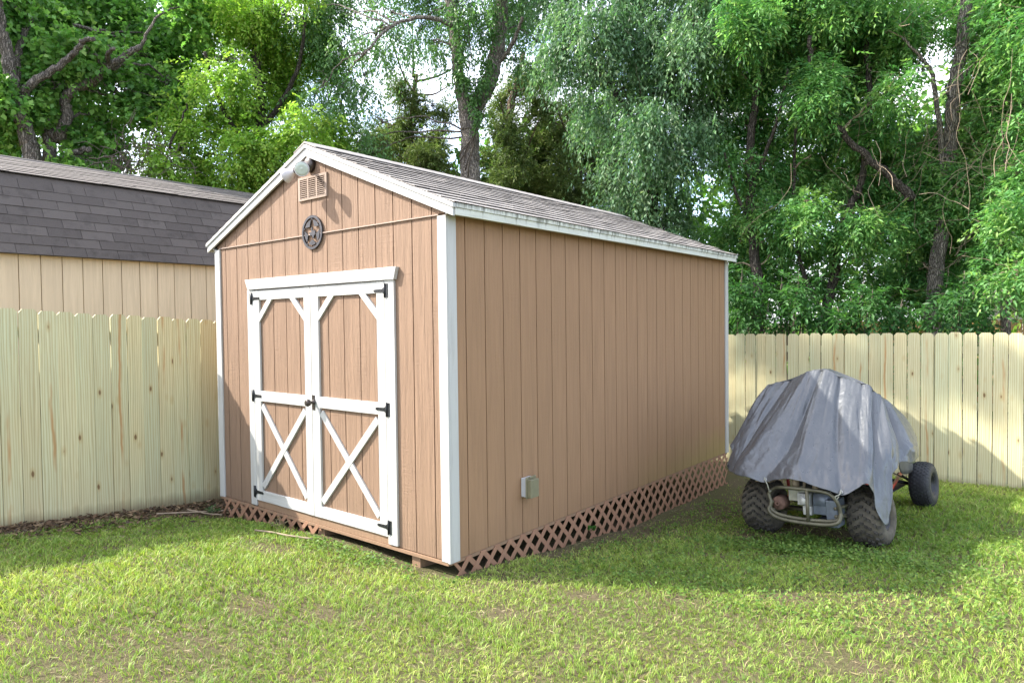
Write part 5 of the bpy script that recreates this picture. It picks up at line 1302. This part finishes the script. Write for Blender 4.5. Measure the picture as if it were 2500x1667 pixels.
u = np.clip(.31 + .85 * (vnoise(gx * .8 + 9, gy_ * .8, 41) - .5) + .45 * (vnoise(gx * 3.3, gy_ * 3.3, 42) - .5) + .30 * rng.normal(size=n) + .22 * (h / .06 - .7) * -1, 0, .999) * 3
i0 = u.astype(int); f0 = (u - i0)[:, None]; bc = pal[i0] * (1 - f0) + pal[np.minimum(i0 + 1, 3)] * f0
dry = rng.random(n) < (.07 + .25 * np.clip(vnoise(gx * 2.2, gy_ * 2.2, 43) - .55, 0, 1)); bc[dry] = np.array((.40, .33, .17)) * rng.uniform(.6, 1.1, (dry.sum(), 1))
bc *= rng.uniform(.8, 1.2, (n, 1))
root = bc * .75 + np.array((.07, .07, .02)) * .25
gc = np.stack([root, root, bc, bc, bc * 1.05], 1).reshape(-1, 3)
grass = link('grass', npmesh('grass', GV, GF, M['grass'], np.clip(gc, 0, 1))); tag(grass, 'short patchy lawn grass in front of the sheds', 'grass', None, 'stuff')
# dry thatch lying flat, and leaf litter along the left fence
def litter(n, xf, yf, ln, wd_, pal, name, label, cat, zoff=.006, dens=None):
    x, y = xf(n), yf(n)
    if dens is not None: k = dens(x, y); x, y = x[k], y[k]; n = len(x)
    a = rng.uniform(0, 6.283, n); d = np.stack([np.cos(a), np.sin(a), rng.normal(size=n) * .22], 1)
    o = np.stack([x, y, gz(x, y) + zoff + .016 * rng.random(n)], 1)
    c = np.array(pal)[rng.integers(0, len(pal), n)] * rng.uniform(.6, 1.2, (n, 1))
    V, F, Cc = leaf_arrays(o, unit(d), ln * rng.uniform(.5, 1.4, n), wd_ * rng.uniform(.6, 1.3, n), .15, c, np.array((0, 0, 1.)))
    ob_ = link(name, npmesh(name, V, F, M['litter'], Cc)); tag(ob_, label, cat, None, 'stuff'); return ob_
litter(34000, lambda n: rng.uniform(-3.6, 4.6, n), lambda n: rng.uniform(-2.8, 3.5, n), .05, .0035, [(.30, .24, .13), (.22, .17, .09), (.34, .29, .17)], 'thatch', 'dry clippings scattered through the lawn', 'clippings', .004,
       lambda x, y: ~((x > -W - .05) & (x < .06) & (y > -.08) & (y < L + .1)) & (rng.random(len(x)) < .35 + .65 * (1 - lawn_density(x, y))))
litter(3600, lambda n: FL + .06 + np.abs(rng.normal(size=n)) * .32, lambda n: rng.uniform(-2.2, 2.0, n), .055, .026, [(.16, .10, .06), (.10, .065, .04), (.24, .17, .10), (.07, .05, .035)], 'leaf_litter', 'dead leaves on the bare soil along the left fence', 'leaf litter', .004)
# low broad-leaved weeds: clover under and around the kart, in the shaded lawn
wx = np.concatenate([rng.normal(1.62, .14, 260), rng.normal(1.75, .45, 600), rng.uniform(.25, 3.0, 1500), rng.normal(-.85, .40, 150)]); wy = np.concatenate([rng.normal(2.42, .10, 260), rng.normal(2.15, .10, 600), rng.uniform(.5, 3.8, 1500), -.10 - np.abs(rng.normal(0, .13, 150))])
kx = (np.hypot((wx - 1.55) / .6, (wy - 2.75) / .35) > .55) | (np.arange(len(wx)) < 260); ok = kx & ~((wx > -W) & (wx < .06) & (wy > -.03)); wx, wy = wx[ok], wy[ok]
reps = 5; X_ = np.repeat(wx, reps) + rng.normal(size=len(wx) * reps) * .022; Y_ = np.repeat(wy, reps) + rng.normal(size=len(wx) * reps) * .022
n = len(X_); a = rng.uniform(0, 6.283, n); d = unit(np.stack([np.cos(a), np.sin(a), rng.uniform(-.1, .5, n)], 1))
o_ = np.stack([X_, Y_, gz(X_, Y_) + rng.uniform(.012, .052, n)], 1)
c = np.array([(.10, .19, .040), (.15, .25, .05), (.20, .29, .065)])[rng.integers(0, 3, n)] * rng.uniform(.75, 1.2, (n, 1))
V, F, Cc = leaf_arrays(o_, d, rng.uniform(.016, .028, n), rng.uniform(.014, .024, n), .12, c, np.array((0, 0, 1.)))
cl_ = link('clover', npmesh('clover', V, F, M['leaf'], Cc)); tag(cl_, 'low clover and weeds in the shaded lawn around the kart', 'clover', None, 'stuff')
# a ferny weed at the left corner of the lattice, a dry tuft at the sill, fallen sticks
def weed(name, label, base, n, stem, leaf, pal, lean=.4, up=1.0):
    w_ = thing(name, label, 'weed', base); r_ = random.Random(len(label)); mm = MB(); P0 = np.array(base); Ls, Ds, Cs = [], [], []
    for i in range(n):
        a_ = r_.uniform(0, 6.28); d_ = np.array((math.cos(a_) * lean, math.sin(a_) * lean, up)); ln = stem * r_.uniform(.5, 1.1)
        pts = [P0 + d_ * ln * t_ + np.array((0, 0, -.5 * ln * t_ * t_)) for t_ in (0, .35, .7, 1)]; mm.tube([tuple(p) for p in pts], .0022, 4)
        for t_ in (.35, .5, .65, .8, .95):
            for sg in (-1, 1):
                b_ = P0 + d_ * ln * t_ + np.array((0, 0, -.5 * ln * t_ * t_)); Ls.append(b_); Ds.append(np.array((-d_[1] * sg + d_[0] * .6, d_[0] * sg + d_[1] * .6, .15)) + rng.normal(size=3) * .15); Cs.append(np.array(pal[r_.randint(0, len(pal) - 1)]))
    K(w_, base, mm, 'stems', M['twig'])
    V, F, Cc = leaf_arrays(np.array(Ls), unit(np.array(Ds)), np.full(len(Ls), leaf[0]), np.full(len(Ls), leaf[1]), .12, np.array(Cs), np.array((0, 0, 1.)))
    link('leaves', npmesh('leaves', V - P0, F, M['leaf'], Cc), w_)
weed('weed_plant', 'feathery green weed at the left end of the front lattice', (-3.02, -.10, gz1(-3.02, -.10)), 12, .16, (.03, .014), [(.06, .13, .05), (.09, .17, .06)], .5)
weed('weed_plant', 'straw-coloured dry weed tuft under the shut barn doors', (-1.98, -.07, gz1(-1.98, -.07)), 16, .15, (.035, .006), [(.34, .29, .16), (.26, .22, .11), (.20, .22, .08)], .8)
weed('weed_plant', 'small green weed poking through the side lattice', (.03, 1.72, -.20), 5, .10, (.04, .026), [(.06, .18, .03), (.08, .22, .04)], .4)
for lab, a, b, rr_ in (('pale stick lying on the soil in front of the barn doors', (-1.85, -.36), (-1.28, -.22), .007), ('thin brown stick lying along the foot of the left fence', (-3.2, -.55), (-2.95, .35), .008), ('short dry stick crossing the soil beside the lattice corner', (-3.25, -.25), (-2.85, -.12), .006)):
    st = []
    for f_ in (0, .3, .6, 1): x, y = a[0] + (b[0] - a[0]) * f_, a[1] + (b[1] - a[1]) * f_ + .02 * math.sin(9 * f_); st.append((x, y, gz1(x, y) + .035))
    m = MB(); m.tube(catmull(st, 4), rr_, 6); o = link('stick', m.mesh('stick', M['twig'])); tag(o, lab, 'stick', 'fallen sticks')
